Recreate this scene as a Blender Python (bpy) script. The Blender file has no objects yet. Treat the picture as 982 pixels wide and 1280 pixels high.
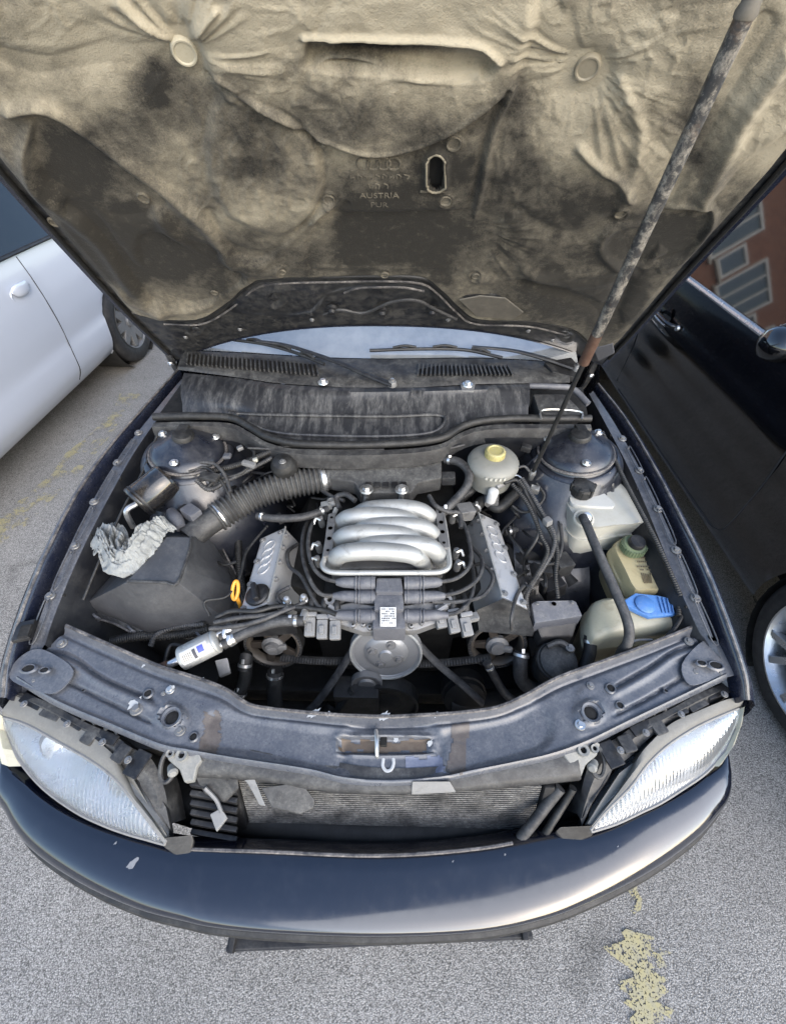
import bpy, bmesh, math, random
import numpy as np
from mathutils import Vector, Matrix

random.seed(7)
SC = bpy.context.scene
COL = SC.collection
R = math.radians

# ------------------------------------------------------------------ camera
CF = 540.0                      # focal length in photo pixels (photo is 982 wide)
CTH, CPH, CC = R(45.5), 0.022, Vector((0.057, 0.0, 1.70))
cam_data = bpy.data.cameras.new('camera')
cam = bpy.data.objects.new('camera', cam_data)
COL.objects.link(cam)
cam.location = CC
cam.rotation_euler = (R(90) - CTH, 0, CPH)
cam_data.sensor_fit = 'HORIZONTAL'
cam_data.sensor_width = 36.0
cam_data.lens = CF / 982.0 * 36.0
cam_data.clip_start = 0.02
cam_data.clip_end = 2000
SC.camera = cam

# ------------------------------------------------------------------ sky and sun
SUN_EL, SUN_AZ = R(30), R(148)          # azimuth clockwise from +Y
world = bpy.data.worlds.new('World')
SC.world = world
world.use_nodes = True
wn = world.node_tree
bg = wn.nodes['Background']
sky = wn.nodes.new('ShaderNodeTexSky')
sky.sky_type = 'NISHITA'
sky.sun_disc = False
sky.sun_elevation = SUN_EL
sky.sun_rotation = SUN_AZ
sky.air_density = 1.0
sky.dust_density = 1.5
sky.ozone_density = 1.0
wn.links.new(sky.outputs[0], bg.inputs[0])
bg.inputs[1].default_value = 0.15
sun_data = bpy.data.lights.new('sun', 'SUN')
sun_data.energy = 1.05
sun_data.angle = R(78)
sun_data.color = (1.0, 0.985, 0.965)
sun = bpy.data.objects.new('sun', sun_data)
COL.objects.link(sun)
sd = Vector((math.sin(SUN_AZ) * math.cos(SUN_EL), math.cos(SUN_AZ) * math.cos(SUN_EL), math.sin(SUN_EL)))
sun.rotation_euler = sd.to_track_quat('Z', 'Y').to_euler()
SC.view_settings.view_transform = 'Standard'
SC.view_settings.look = 'None'
SC.view_settings.gamma = 1
SC.view_settings.exposure = 1.62
SC.cycles.max_bounces = 8

# ------------------------------------------------------------------ measuring helpers
def _ray(px, py):
    a, b = (px - 491) / CF, (640 - py) / CF
    c, s = math.cos(CTH), math.sin(CTH)
    x, y, z = a, c + b * s, -s + b * c
    return Vector((x * math.cos(CPH) - y * math.sin(CPH), x * math.sin(CPH) + y * math.cos(CPH), z))
def W(px, py, Z):
    r = _ray(px, py); return CC + r * ((Z - CC.z) / r.z)
def WX(px, py, X):
    r = _ray(px, py); return CC + r * ((X - CC.x) / r.x)
def WL(l):
    return [W(*p) for p in l]
HO = Vector((0, 1.45, 1.0)); HA = R(50)
HD = Vector((0, -math.cos(HA), math.sin(HA))); HN = Vector((0, -math.sin(HA), -math.cos(HA)))
def H(px, py):                  # a point on the open bonnet: (across, up the bonnet)
    r = _ray(px, py); t = (HO - CC).dot(HN) / r.dot(HN)
    P = CC + r * t
    return P.x, (P - HO).dot(HD)
def HP(a, t, h=0.0):            # bonnet coordinates to world, h towards the engine
    return HO + Vector((a, 0, 0)) + HD * t + HN * h
def proj(P):                    # world (N,3) to photo pixels
    P = np.asarray(P, float) - np.array(CC)
    c, s = math.cos(CPH), math.sin(CPH)
    x = P[..., 0] * c + P[..., 1] * s; y = -P[..., 0] * s + P[..., 1] * c; z = P[..., 2]
    ct, st = math.cos(CTH), math.sin(CTH)
    d = y * ct - z * st; u = y * st + z * ct
    return 491 + CF * x / d, 640 - CF * u / d

# ------------------------------------------------------------------ geometry helpers: each returns (verts, faces)
def J(*a):
    V, F_ = [], []
    for v, f in a:
        n = len(V); V += list(v); F_ += [tuple(i + n for i in q) for q in f]
    return V, F_
def spline(pts, sub=6, closed=False):
    P = [Vector(p) for p in pts]; n = len(P)
    if n < 3 and not closed:
        return [P[0].lerp(P[1], i / sub) for i in range(sub + 1)]
    out = []
    for i in range(n if closed else n - 1):
        if closed:
            p0, p1, p2, p3 = P[i - 1], P[i], P[(i + 1) % n], P[(i + 2) % n]
        else:
            p1, p2 = P[i], P[i + 1]
            p0 = P[i - 1] if i > 0 else p1 * 2 - p2
            p3 = P[i + 2] if i + 2 < n else p2 * 2 - p1
        for k in range(sub):
            t = k / sub
            out.append(0.5 * ((2 * p1) + (p2 - p0) * t + (2 * p0 - 5 * p1 + 4 * p2 - p3) * t * t + (3 * p1 - p0 - 3 * p2 + p3) * t ** 3))
    if not closed: out.append(P[-1])
    return out
def sweep(C, rads, n=10, cap=True, closed=False, flat=1.0, up=None):
    m = len(C); V = []; F_ = []
    T = []
    for i in range(m):
        a = C[i - 1] if (i > 0 or closed) else C[i]; b = C[(i + 1) % m] if (i < m - 1 or closed) else C[i]
        d = (b - a); T.append(d.normalized() if d.length > 1e-9 else Vector((0, 0, 1)))
    u = up or Vector((0, 0, 1))
    nrm = u - T[0] * u.dot(T[0])
    if nrm.length < 1e-3: nrm = Vector((1, 0, 0)) - T[0] * T[0].x
    nrm.normalize()
    for i in range(m):
        nrm = nrm - T[i] * nrm.dot(T[i])
        if nrm.length < 1e-6: nrm = T[i].orthogonal()
        nrm.normalize(); bi = T[i].cross(nrm)
        r = rads[i] if hasattr(rads, '__len__') else rads
        for k in range(n):
            a = 2 * math.pi * k / n
            V.append(C[i] + nrm * (math.sin(a) * r * flat) + bi * (math.cos(a) * r))
    for i in range(m if closed else m - 1):
        j = (i + 1) % m
        for k in range(n):
            l = (k + 1) % n
            F_.append((i * n + k, i * n + l, j * n + l, j * n + k))
    if cap and not closed:
        F_.append(tuple(range(n - 1, -1, -1))); F_.append(tuple((m - 1) * n + k for k in range(n)))
    return V, F_
def tube(pts, r, n=10, sub=6, cap=True, closed=False, flat=1.0):
    C = spline(pts, sub, closed)
    if hasattr(r, '__len__'):
        m = len(C); k = len(r); rr = [float(np.interp(i / (m - 1) * (k - 1), range(k), r)) for i in range(m)]
    else: rr = r
    return sweep(C, rr, n, cap, closed, flat)
def corrug(pts, r, pitch, depth, n=20):
    C0 = spline(pts, 24); L = 0; C = [C0[0]]; acc = [0]
    for a, b in zip(C0, C0[1:]): L += (b - a).length; acc.append(L)
    m = int(L / pitch * 8); out = []; rr = []
    for i in range(m + 1):
        s = L * i / m; k = min(max(np.searchsorted(acc, s) - 1, 0), len(C0) - 2)
        f = (s - acc[k]) / max(acc[k + 1] - acc[k], 1e-9); out.append(C0[k].lerp(C0[k + 1], f))
        ph = math.sin(2 * math.pi * s / pitch); rr.append(r + depth * math.copysign(abs(ph) ** .6, ph))
    return sweep(out, rr, n)
def lathe(prof, o, axis=(0, 0, 1), n=28, cap=True, arc=None):
    o = Vector(o); ax = Vector(axis).normalized(); u = ax.orthogonal().normalized(); w = ax.cross(u)
    V = []; F_ = []
    for r, z in prof:
        for k in range(n):
            a = 2 * math.pi * k / n; V.append(o + ax * z + (u * math.cos(a) + w * math.sin(a)) * r)
    for i in range(len(prof) - 1):
        for k in range(n):
            l = (k + 1) % n; F_.append((i * n + k, i * n + l, (i + 1) * n + l, (i + 1) * n + k))
    if cap:
        if prof[0][0] > 1e-5: F_.append(tuple(range(n - 1, -1, -1)))
        if prof[-1][0] > 1e-5: F_.append(tuple((len(prof) - 1) * n + k for k in range(n)))
    return V, F_
def box(c, s, X=None, Y=None):
    c = Vector(c); X = Vector(X).normalized() if X else Vector((1, 0, 0))
    Y = Vector(Y) if Y else Vector((0, 1, 0)); Y = (Y - X * Y.dot(X)).normalized(); Z = X.cross(Y)
    V = [c + X * (i * s[0] / 2) + Y * (j * s[1] / 2) + Z * (k * s[2] / 2) for k in (-1, 1) for j in (-1, 1) for i in (-1, 1)]
    return V, [(0, 2, 3, 1), (4, 5, 7, 6), (0, 1, 5, 4), (2, 6, 7, 3), (0, 4, 6, 2), (1, 3, 7, 5)]
def loft(rings, cap=True, closed=True):
    n = len(rings[0]); V = [Vector(p) for r in rings for p in r]; F_ = []
    for i in range(len(rings) - 1):
        for k in range(n if closed else n - 1):
            l = (k + 1) % n; F_.append((i * n + k, i * n + l, (i + 1) * n + l, (i + 1) * n + k))
    if cap and closed:
        F_.append(tuple(range(n - 1, -1, -1))); F_.append(tuple((len(rings) - 1) * n + k for k in range(n)))
    return V, F_
def grid(rows):
    return loft(rows, False, False)
def dn(P, d): return [Vector(p) + Vector((0, 0, -d)) for p in P]
def slab(top, depth, inset=0.0):            # polygon list in world, extruded down
    c = sum((Vector(p) for p in top), Vector()) / len(top)
    bot = [Vector(p).lerp(Vector((c.x, c.y, p[2])), -inset) - Vector((0, 0, depth)) for p in top]
    return loft([bot, top])

def thing(name, label, cat, loc, group=None):
    o = bpy.data.objects.new(name, None); COL.objects.link(o); o.location = loc
    o.empty_display_size = .2
    o['label'] = label; o['category'] = cat
    if group: o['group'] = group
    ORG[o.name] = Vector(loc)
    return o
ORG = {}
def part(name, vf, mat, parent=None, smooth=True, bevel=0.0, seg=2, ang=38, fix=True, mats=None, fm=None, at=None):
    V, F_ = vf
    V = [Vector(v) for v in V]
    if at is None:
        lo = Vector([min(v[i] for v in V) for i in range(3)]); hi = Vector([max(v[i] for v in V) for i in range(3)])
        c = (lo + hi) / 2
    else: c = Vector(at)
    me = bpy.data.meshes.new(name)
    me.from_pydata([v - c for v in V], [], F_)
    if fm: me.polygons.foreach_set('material_index', fm)
    if bevel or fix:
        bm = bmesh.new(); bm.from_mesh(me)
        if fix: bmesh.ops.recalc_face_normals(bm, faces=bm.faces)
        if bevel:
            es = [e for e in bm.edges if len(e.link_faces) == 2 and e.calc_face_angle(0) > R(28)]
            bmesh.ops.bevel(bm, geom=es, offset=bevel, segments=seg, affect='EDGES', profile=.6, clamp_overlap=True)
        bm.to_mesh(me); bm.free()
    if smooth:
        me.polygons.foreach_set('use_smooth', [True] * len(me.polygons))
        me.set_sharp_from_angle(angle=R(ang))
    for m in (mats or [mat]): me.materials.append(m)
    o = bpy.data.objects.new(name, me); COL.objects.link(o)
    if bevel and smooth:
        wn_ = o.modifiers.new('crisp_faces', 'WEIGHTED_NORMAL'); wn_.keep_sharp = True; wn_.weight = 80
    if parent:
        o.parent = parent; o.location = c - ORG[parent.name]
    else: o.location = c
    ORG[o.name] = c
    return o
def inst(name, src, P, parent, Zax=None, s=1.0, spin=0.0, mesh_o=None):   # one more piece sharing mesh data
    o = bpy.data.objects.new(name, src.data if hasattr(src, 'data') else src); COL.objects.link(o)
    P = Vector(P)
    o.parent = parent; o.location = P - (ORG[parent.name] if parent else Vector())
    if Zax is not None: o.rotation_mode = 'QUATERNION'; o.rotation_quaternion = Vector(Zax).normalized().to_track_quat('Z', 'Y') @ Matrix.Rotation(spin, 3, 'Z').to_quaternion()
    o.scale = (s, s, s) if not hasattr(s, '__len__') else s
    ORG[o.name] = P
    return o
def rawmesh(name, vf, mat, smooth=True, bevel=0, ang=38):
    o = part(name, vf, mat, None, smooth, bevel, ang=ang, at=(0, 0, 0)); me = o.data
    bpy.data.objects.remove(o); return me

# value noise for shaping meshes
def vnoise(x, y, seed=0):
    x = np.asarray(x, float); y = np.asarray(y, float)
    xi = np.floor(x).astype(np.int64); yi = np.floor(y).astype(np.int64); fx = x - xi; fy = y - yi
    fx = fx * fx * (3 - 2 * fx); fy = fy * fy * (3 - 2 * fy)
    def h(a, b):
        n = (a * 374761393 + b * 668265263 + seed * 1442695041) & 0x7fffffff
        n = ((n ^ (n >> 13)) * 1274126177) & 0x7fffffff
        return ((n ^ (n >> 16)) & 0xffff) / 65535.0
    return (h(xi, yi) * (1 - fx) + h(xi + 1, yi) * fx) * (1 - fy) + (h(xi, yi + 1) * (1 - fx) + h(xi + 1, yi + 1) * fx) * fy
def fbm(x, y, seed=0, o=4):
    s = 0; a = .5
    for i in range(o): s = s + a * vnoise(x * 2 ** i, y * 2 ** i, seed + i); a /= 2
    return s
def pl_dist(X, Y, poly):
    D = np.full(np.shape(X), 1e9)
    for (x0, y0), (x1, y1) in zip(poly, poly[1:]):
        dx, dy = x1 - x0, y1 - y0; L = dx * dx + dy * dy + 1e-9
        t = np.clip(((X - x0) * dx + (Y - y0) * dy) / L, 0, 1)
        D = np.minimum(D, np.hypot(X - x0 - t * dx, Y - y0 - t * dy))
    return D
def inside(X, Y, poly):
    c = np.zeros(np.shape(X), bool); n = len(poly)
    for i in range(n):
        x0, y0 = poly[i]; x1, y1 = poly[(i + 1) % n]
        if y0 == y1: continue
        m = ((y0 > Y) != (y1 > Y)) & (X < (x1 - x0) * (Y - y0) / (y1 - y0) + x0)
        c ^= m
    return c
def plateau(X, Y, poly, soft):      # 1 inside, 0 outside, smooth over soft pixels
    d = pl_dist(X, Y, list(poly) + [poly[0]]); d = np.where(inside(X, Y, poly), d, -d)
    t = np.clip(d / soft * .5 + .5, 0, 1); return t * t * (3 - 2 * t)
def curve2(pts, sub=6, closed=False):
    return [(v.x, v.y) for v in spline([(p[0], p[1], 0) for p in pts], sub, closed)]

# ------------------------------------------------------------------ materials
def new_mat(name):
    m = bpy.data.materials.new(name); m.use_nodes = True
    return m, m.node_tree.nodes, m.node_tree.links, m.node_tree.nodes['Principled BSDF']
def noise(N, L, scale, detail=6, rough=.6, vec=None, dist=0):
    n = N.new('ShaderNodeTexNoise'); n.inputs['Scale'].default_value = scale; n.inputs['Detail'].default_value = detail
    n.inputs['Roughness'].default_value = rough; n.inputs['Distortion'].default_value = dist
    if vec: L.new(vec, n.inputs['Vector'])
    return n.outputs['Fac']
def maprange(N, L, v, a, b, c=0, d=1):
    n = N.new('ShaderNodeMapRange'); n.inputs[1].default_value = a; n.inputs[2].default_value = b
    n.inputs[3].default_value = c; n.inputs[4].default_value = d
    L.new(v, n.inputs[0]); return n.outputs[0]
def math_(N, L, op, a, b):
    n = N.new('ShaderNodeMath'); n.operation = op
    for i, v in enumerate((a, b)):
        if hasattr(v, 'is_linked') or hasattr(v, 'links'): L.new(v, n.inputs[i])
        else: n.inputs[i].default_value = v
    return n.outputs[0]
def mixc(N, L, f, a, b):
    n = N.new('ShaderNodeMix'); n.data_type = 'RGBA'
    for i, v in ((0, f), (6, a), (7, b)):
        if isinstance(v, tuple): n.inputs[i].default_value = (*v, 1)
        elif isinstance(v, (int, float)): n.inputs[i].default_value = v
        else: L.new(v, n.inputs[i])
    return n.outputs[2]
def MAT(name, col, rough=.5, metal=0.0, dust=(.22, .21, .19), damt=.5, dscale=9, lo=.42, hi=.68, up=True, bump=.15, bscale=140,
        coat=0.0, spec=.5, drough=.85, stain=None, samt=.5, sscale=14, trans=0, sss=0, alpha=1, stretch=None, speck=.5):
    m, N, L, P = new_mat(name)
    geo = N.new('ShaderNodeNewGeometry'); pos = geo.outputs['Position']
    if stretch:
        mp = N.new('ShaderNodeMapping'); mp.inputs['Scale'].default_value = stretch; L.new(pos, mp.inputs[0]); pos = mp.outputs[0]
    f = maprange(N, L, noise(N, L, dscale * 1.9, 10, .74, pos, .3), lo + .02, hi + .02)
    f2 = maprange(N, L, noise(N, L, dscale * 14, 6, .75, pos), .34, .68, .15, 1.0)
    f = math_(N, L, 'MULTIPLY', f, f2)
    if up:
        s = N.new('ShaderNodeSeparateXYZ'); L.new(geo.outputs['Normal'], s.inputs[0])
        f = math_(N, L, 'MULTIPLY', f, maprange(N, L, s.outputs[2], -.3, .9, .25, 1.0))
    f = math_(N, L, 'MULTIPLY', f, damt)
    if speck:
        sk = maprange(N, L, noise(N, L, 240, 3, .6, pos), .62, .72, 0, speck * min(damt, .6)); f = math_(N, L, 'MAXIMUM', f, sk)
    c = mixc(N, L, f, col, dust)
    if stain:
        g = maprange(N, L, noise(N, L, sscale, 8, .7, pos, .8), .55, .72)
        g = math_(N, L, 'MULTIPLY', g, samt); c = mixc(N, L, g, c, stain)
    L.new(c, P.inputs['Base Color'])
    rr = N.new('ShaderNodeMix'); rr.data_type = 'FLOAT'; L.new(f, rr.inputs[0]); rr.inputs[2].default_value = rough; rr.inputs[3].default_value = drough
    rn = maprange(N, L, noise(N, L, 35, 5, .6, pos), .3, .7, -.08, .1)
    L.new(math_(N, L, 'ADD', rr.outputs[0], rn) if rough > .1 else rr.outputs[0], P.inputs['Roughness'])
    if metal:
        mm = math_(N, L, 'MULTIPLY', math_(N, L, 'SUBTRACT', 1.0, f), metal); L.new(mm, P.inputs['Metallic'])
    P.inputs['Specular IOR Level'].default_value = spec
    P.inputs['Coat Weight'].default_value = coat; P.inputs['Coat Roughness'].default_value = .08
    if trans: P.inputs['Transmission Weight'].default_value = trans
    if sss:
        P.inputs['Subsurface Weight'].default_value = sss; P.inputs['Subsurface Radius'].default_value = (.02, .018, .012)
    if bump:
        b = N.new('ShaderNodeBump'); b.inputs['Strength'].default_value = bump; b.inputs['Distance'].default_value = .002
        L.new(noise(N, L, bscale, 5, .6, pos), b.inputs['Height']); L.new(b.outputs[0], P.inputs['Normal'])
    return m
NAVY = (.010, .013, .026)
m_bay = MAT('navy_bay_paint', (.010, .012, .019), .32, dust=(.15, .15, .15), damt=.5, dscale=11, lo=.44, hi=.74, coat=.3, spec=.6)
m_flange = MAT('flange_paint', (.030, .033, .042), .30, dust=(.26, .26, .26), damt=.65, dscale=16, lo=.28, hi=.75, coat=.3)
m_carrier = MAT('navy_carrier_paint', (.050, .056, .070), .27, dust=(.24, .24, .24), damt=.72, dscale=13, lo=.24, hi=.78, coat=.3, stain=(.045, .05, .07), samt=.6, sscale=18)
m_bumper = MAT('navy_bumper_paint', (.003, .0045, .011), .13, dust=(.10, .11, .13), damt=.16, dscale=6, lo=.5, hi=.8, coat=1.0, bump=.02, spec=.6, speck=.2)
m_fender = MAT('navy_fender_paint', NAVY, .22, dust=(.2, .2, .2), damt=.3, coat=.6, bump=.02)
m_edge = MAT('worn_edge_paint', (.035, .034, .036), .38, dust=(.36, .33, .30), damt=.8, dscale=14, lo=.38, hi=.6, up=False)
m_plastic = MAT('black_plastic', (.010, .010, .011), .46, dust=(.14, .138, .13), damt=.55, dscale=12, lo=.44, hi=.72)
m_plastic_d = MAT('dusty_black_plastic', (.018, .018, .019), .52, dust=(.19, .188, .175), damt=.8, dscale=10, lo=.38, hi=.68)
m_dark = MAT('grimy_dark_metal', (.006, .006, .006), .6, dust=(.05, .048, .043), damt=.5, dscale=14)
m_gloss = MAT('gloss_black', (.008, .008, .009), .16, dust=(.3, .25, .19), damt=.25, coat=.5, bump=.02)
m_rubber = MAT('black_rubber', (.009, .009, .009), .56, dust=(.12, .118, .11), damt=.6, dscale=16, lo=.42, hi=.7)
m_hose = MAT('dusty_rubber_hose', (.020, .020, .021), .55, dust=(.19, .187, .18), damt=.75, dscale=16, lo=.38, hi=.68)
m_alu = MAT('cast_aluminium', (.40, .405, .39), .48, .55, dust=(.26, .255, .22), damt=.6, dscale=18, bump=.25, bscale=320, stain=(.10, .095, .08), samt=.55, sscale=30)
m_alu_d = MAT('dull_grey_casting', (.22, .22, .22), .5, .6, dust=(.17, .165, .15), damt=.7, dscale=18, bump=.3, bscale=260, stain=(.05, .05, .048), samt=.6)
m_cover = MAT('valve_cover_paint', (.47, .47, .465), .42, .45, dust=(.30, .295, .275), damt=.6, dscale=13, bump=.2, bscale=420, stain=(.12, .115, .10), samt=.5, sscale=26)
m_steel = MAT('bright_steel', (.62, .62, .61), .3, .95, dust=(.3, .29, .26), damt=.5, dscale=30)
m_rust = MAT('rusty_steel', (.075, .038, .024), .75, .2, dust=(.16, .11, .075), damt=.6, dscale=30, up=False)
m_grey = MAT('grey_plastic', (.17, .17, .168), .5, dust=(.27, .265, .245), damt=.6, dscale=20, stain=(.06, .06, .055), samt=.6, sscale=40)
m_grey2 = MAT('bluish_grey_plastic', (.085, .088, .10), .5, dust=(.30, .295, .28), damt=.6, dscale=20, stain=(.05, .05, .05), samt=.5, sscale=40)
m_tank = MAT('milky_tank_plastic', (.41, .405, .36), .36, dust=(.30, .275, .21), damt=.7, dscale=12, stain=(.26, .23, .16), samt=.55, sscale=16, sss=.12)
m_tank_y = MAT('yellowed_tank_plastic', (.40, .345, .20), .36, dust=(.28, .24, .16), damt=.6, dscale=14, stain=(.20, .15, .07), samt=.6, sscale=20, sss=.12)
m_tank_w = MAT('pale_washer_plastic', (.40, .375, .275), .34, dust=(.28, .25, .18), damt=.6, dscale=12, stain=(.16, .14, .09), samt=.65, sscale=14, sss=.12)
m_blue = MAT('blue_cap_plastic', (.065, .18, .44), .38, dust=(.28, .36, .46), damt=.55, dscale=22, stain=(.08, .14, .3), samt=.5, sscale=40)
m_yellow = MAT('yellow_cap_plastic', (.40, .35, .14), .45, dust=(.33, .31, .24), damt=.9, dscale=30)
m_green = MAT('green_ring_plastic', (.13, .17, .09), .5, dust=(.27, .27, .21), damt=.6, dscale=30)
m_orange = MAT('orange_dipstick', (.75, .33, .03), .4, damt=.2)
m_label = MAT('paper_label', (.46, .465, .455), .5, dust=(.5, .48, .42), damt=.5, dscale=30)
m_ink = MAT('dark_ink', (.05, .05, .06), .6, damt=.1)
m_ink2 = MAT('brown_print', (.13, .10, .055), .6, damt=.3)
m_blueink = MAT('blue_print', (.07, .09, .35), .5, damt=.2)
m_void = MAT('hole_dark', (.004, .004, .004), .9, damt=.15, bump=0)
m_chrome = MAT('chrome_trim', (.78, .78, .78), .2, .75, damt=.05, bump=0, speck=0)
m_wall = MAT('inner_wall_grime', (.006, .007, .010), .45, dust=(.075, .074, .07), damt=.6, dscale=12, lo=.42, hi=.7)
m_cloth = MAT('grey_rag_cloth', (.27, .28, .272), .9, dust=(.12, .12, .112), damt=.85, dscale=26, lo=.4, hi=.62, up=False, bump=.5, bscale=900, spec=.2)
m_tyre = MAT('tyre_rubber', (.016, .016, .017), .62, dust=(.10, .10, .095), damt=.55, dscale=12, up=False)
m_rim = MAT('silver_rim', (.55, .56, .57), .3, .85, dust=(.2, .19, .17), damt=.3)
# ================================================================== ground
def asphalt():
    m, N, L, P = new_mat('worn_asphalt')
    geo = N.new('ShaderNodeNewGeometry'); pos = geo.outputs['Position']
    v = N.new('ShaderNodeTexVoronoi'); v.inputs['Scale'].default_value = 300; L.new(pos, v.inputs['Vector'])
    v2 = N.new('ShaderNodeTexVoronoi'); v2.inputs['Scale'].default_value = 520; L.new(pos, v2.inputs['Vector'])
    sep = N.new('ShaderNodeSeparateColor'); L.new(v.outputs['Color'], sep.inputs[0])
    stone = maprange(N, L, sep.outputs[0], 0, 1, .22, .46)
    dk = maprange(N, L, v.outputs['Distance'], .35, .8, 1, .40)
    g = math_(N, L, 'MULTIPLY', stone, dk)
    big = maprange(N, L, noise(N, L, 1.3, 7, .65, pos), .35, .7, .80, 1.12)
    oil = maprange(N, L, noise(N, L, 2.6, 5, .55, pos, .6), .62, .74, 1, .62); big = math_(N, L, 'MULTIPLY', big, oil)
    g = math_(N, L, 'MULTIPLY', g, big)
    fine = maprange(N, L, noise(N, L, 320, 3, .6, pos), .3, .7, .75, 1.25)
    g = math_(N, L, 'MULTIPLY', g, fine)
    cmb = N.new('ShaderNodeCombineColor')
    L.new(g, cmb.inputs[0]); L.new(math_(N, L, 'MULTIPLY', g, .965), cmb.inputs[1]); L.new(math_(N, L, 'MULTIPLY', g, .905), cmb.inputs[2])
    L.new(cmb.outputs[0], P.inputs['Base Color']); P.inputs['Roughness'].default_value = .82
    b = N.new('ShaderNodeBump'); b.inputs['Strength'].default_value = .55; b.inputs['Distance'].default_value = .0035
    h = math_(N, L, 'ADD', math_(N, L, 'MULTIPLY', v.outputs['Distance'], -1.0), math_(N, L, 'MULTIPLY', v2.outputs['Distance'], -.4))
    L.new(h, b.inputs['Height']); L.new(b.outputs[0], P.inputs['Normal'])
    return m
m_asphalt = asphalt()
def struct(name, vf, mat, **k):
    o = part(name, vf, mat, **k); o['kind'] = 'structure'; return o
struct('asphalt_ground', ([(-250, -250, 0), (250, -250, 0), (250, 250, 0), (-250, 250, 0)], [(0, 1, 2, 3)]), m_asphalt, smooth=False)
def line_paint(nm, lo, hi):
    m, N, L, P = new_mat(nm)
    geo = N.new('ShaderNodeNewGeometry'); pos = geo.outputs['Position']
    v = N.new('ShaderNodeTexVoronoi'); v.inputs['Scale'].default_value = 235; L.new(pos, v.inputs['Vector'])
    sep = N.new('ShaderNodeSeparateColor'); L.new(v.outputs['Color'], sep.inputs[0])
    a = maprange(N, L, noise(N, L, 8, 6, .7, pos), lo, hi)
    sp = math_(N, L, 'MULTIPLY', math_(N, L, 'ADD', sep.outputs[1], a), maprange(N, L, v.outputs['Distance'], .4, .8, 1, .2))
    a2 = math_(N, L, 'GREATER_THAN', math_(N, L, 'MULTIPLY', sp, a), .62)
    L.new(a2, P.inputs['Alpha'])
    c = mixc(N, L, maprange(N, L, noise(N, L, 60, 4, .6, pos), .3, .7), (.42, .365, .18), (.35, .325, .23))
    L.new(c, P.inputs['Base Color']); P.inputs['Roughness'].default_value = .7
    return m
m_line = line_paint('worn_yellow_line', .36, .50); m_line2 = line_paint('faded_yellow_line', .43, .60)
def paint_strip(pts, wd, name, m_line=m_line):
    pts = [Vector(p) for p in pts]; rows = []
    for i, p in enumerate(pts):
        d = (pts[min(i + 1, len(pts) - 1)] - pts[max(i - 1, 0)]).normalized(); n = Vector((-d.y, d.x, 0))
        w = wd * random.uniform(.45, 1.35); o = random.uniform(-.025, .025)
        rows.append([p + n * (w / 2 + o) + Vector((0, 0, .004)), p - n * (w / 2 - o) + Vector((0, 0, .004))])
    return struct(name, grid(rows), m_line, fix=False)
def dense(pts, n): return resample_([Vector(p) for p in pts], n)
def resample_(C, n):
    acc = [0]
    for a, b in zip(C, C[1:]): acc.append(acc[-1] + (b - a).length)
    out = []
    for s in np.linspace(0, acc[-1], n):
        k = min(max(int(np.searchsorted(acc, s)) - 1, 0), len(C) - 2); out.append(C[k].lerp(C[k + 1], (s - acc[k]) / (acc[k + 1] - acc[k])))
    return out
paint_strip(dense([W(797, 1108, 0), W(797, 1145, 0)], 6), .035, 'parking_line')
paint_strip(dense([W(797, 1166, 0), W(800, 1190, 0), W(805, 1220, 0), W(812, 1260, 0), W(822, 1300, 0), W(830, 1340, 0)], 22), .120, 'parking_line')
paint_strip([W(x, y, 0) for x, y in ((-60, 715), (-20, 680), (20, 648), (50, 622), (80, 594), (105, 568), (130, 541), (150, 515), (168, 492))], .16, 'parking_line', m_line2)

# ================================================================== brick building seen in the car windows
def brick_mat():
    m, N, L, P = new_mat('red_brick')
    geo = N.new('ShaderNodeNewGeometry'); s = N.new('ShaderNodeSeparateXYZ'); L.new(geo.outputs['Position'], s.inputs[0])
    c = N.new('ShaderNodeCombineXYZ'); L.new(math_(N, L, 'ADD', s.outputs[0], s.outputs[1]), c.inputs[0]); L.new(s.outputs[2], c.inputs[1])
    b = N.new('ShaderNodeTexBrick'); L.new(c.outputs[0], b.inputs['Vector'])
    b.inputs['Scale'].default_value = 4.4; b.inputs['Color1'].default_value = (.34, .15, .09, 1); b.inputs['Color2'].default_value = (.25, .105, .065, 1)
    b.inputs['Mortar'].default_value = (.32, .28, .24, 1); b.inputs['Mortar Size'].default_value = .025; b.inputs['Row Height'].default_value = .33
    L.new(b.outputs[0], P.inputs['Base Color']); P.inputs['Roughness'].default_value = .85
    return m
m_brick = brick_mat()
m_frame = MAT('white_window_frame', (.74, .74, .72), .5, damt=.2, bump=0)
m_pane = MAT('window_pane', (.16, .20, .23), .06, damt=.05, bump=0, spec=.9, speck=0)  # base lightened so the pane colour itself carries the reflected sky
m_stone = MAT('pale_stone', (.5, .47, .41), .8, damt=.3)
B0 = Vector((-30, 19, 0))
bld = thing('brick_building', 'red brick block with white framed windows, seen mirrored in the black car window', 'building', (-15, 23, 0))
part('wall', box((-16.5, 24, 7.5), (29, 10, 15)), m_brick, bld, smooth=False)
part('parapet', box((-16.5, 24, 15.2), (29.6, 10.6, .4)), m_stone, bld, bevel=.03)
wme = {}
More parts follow.
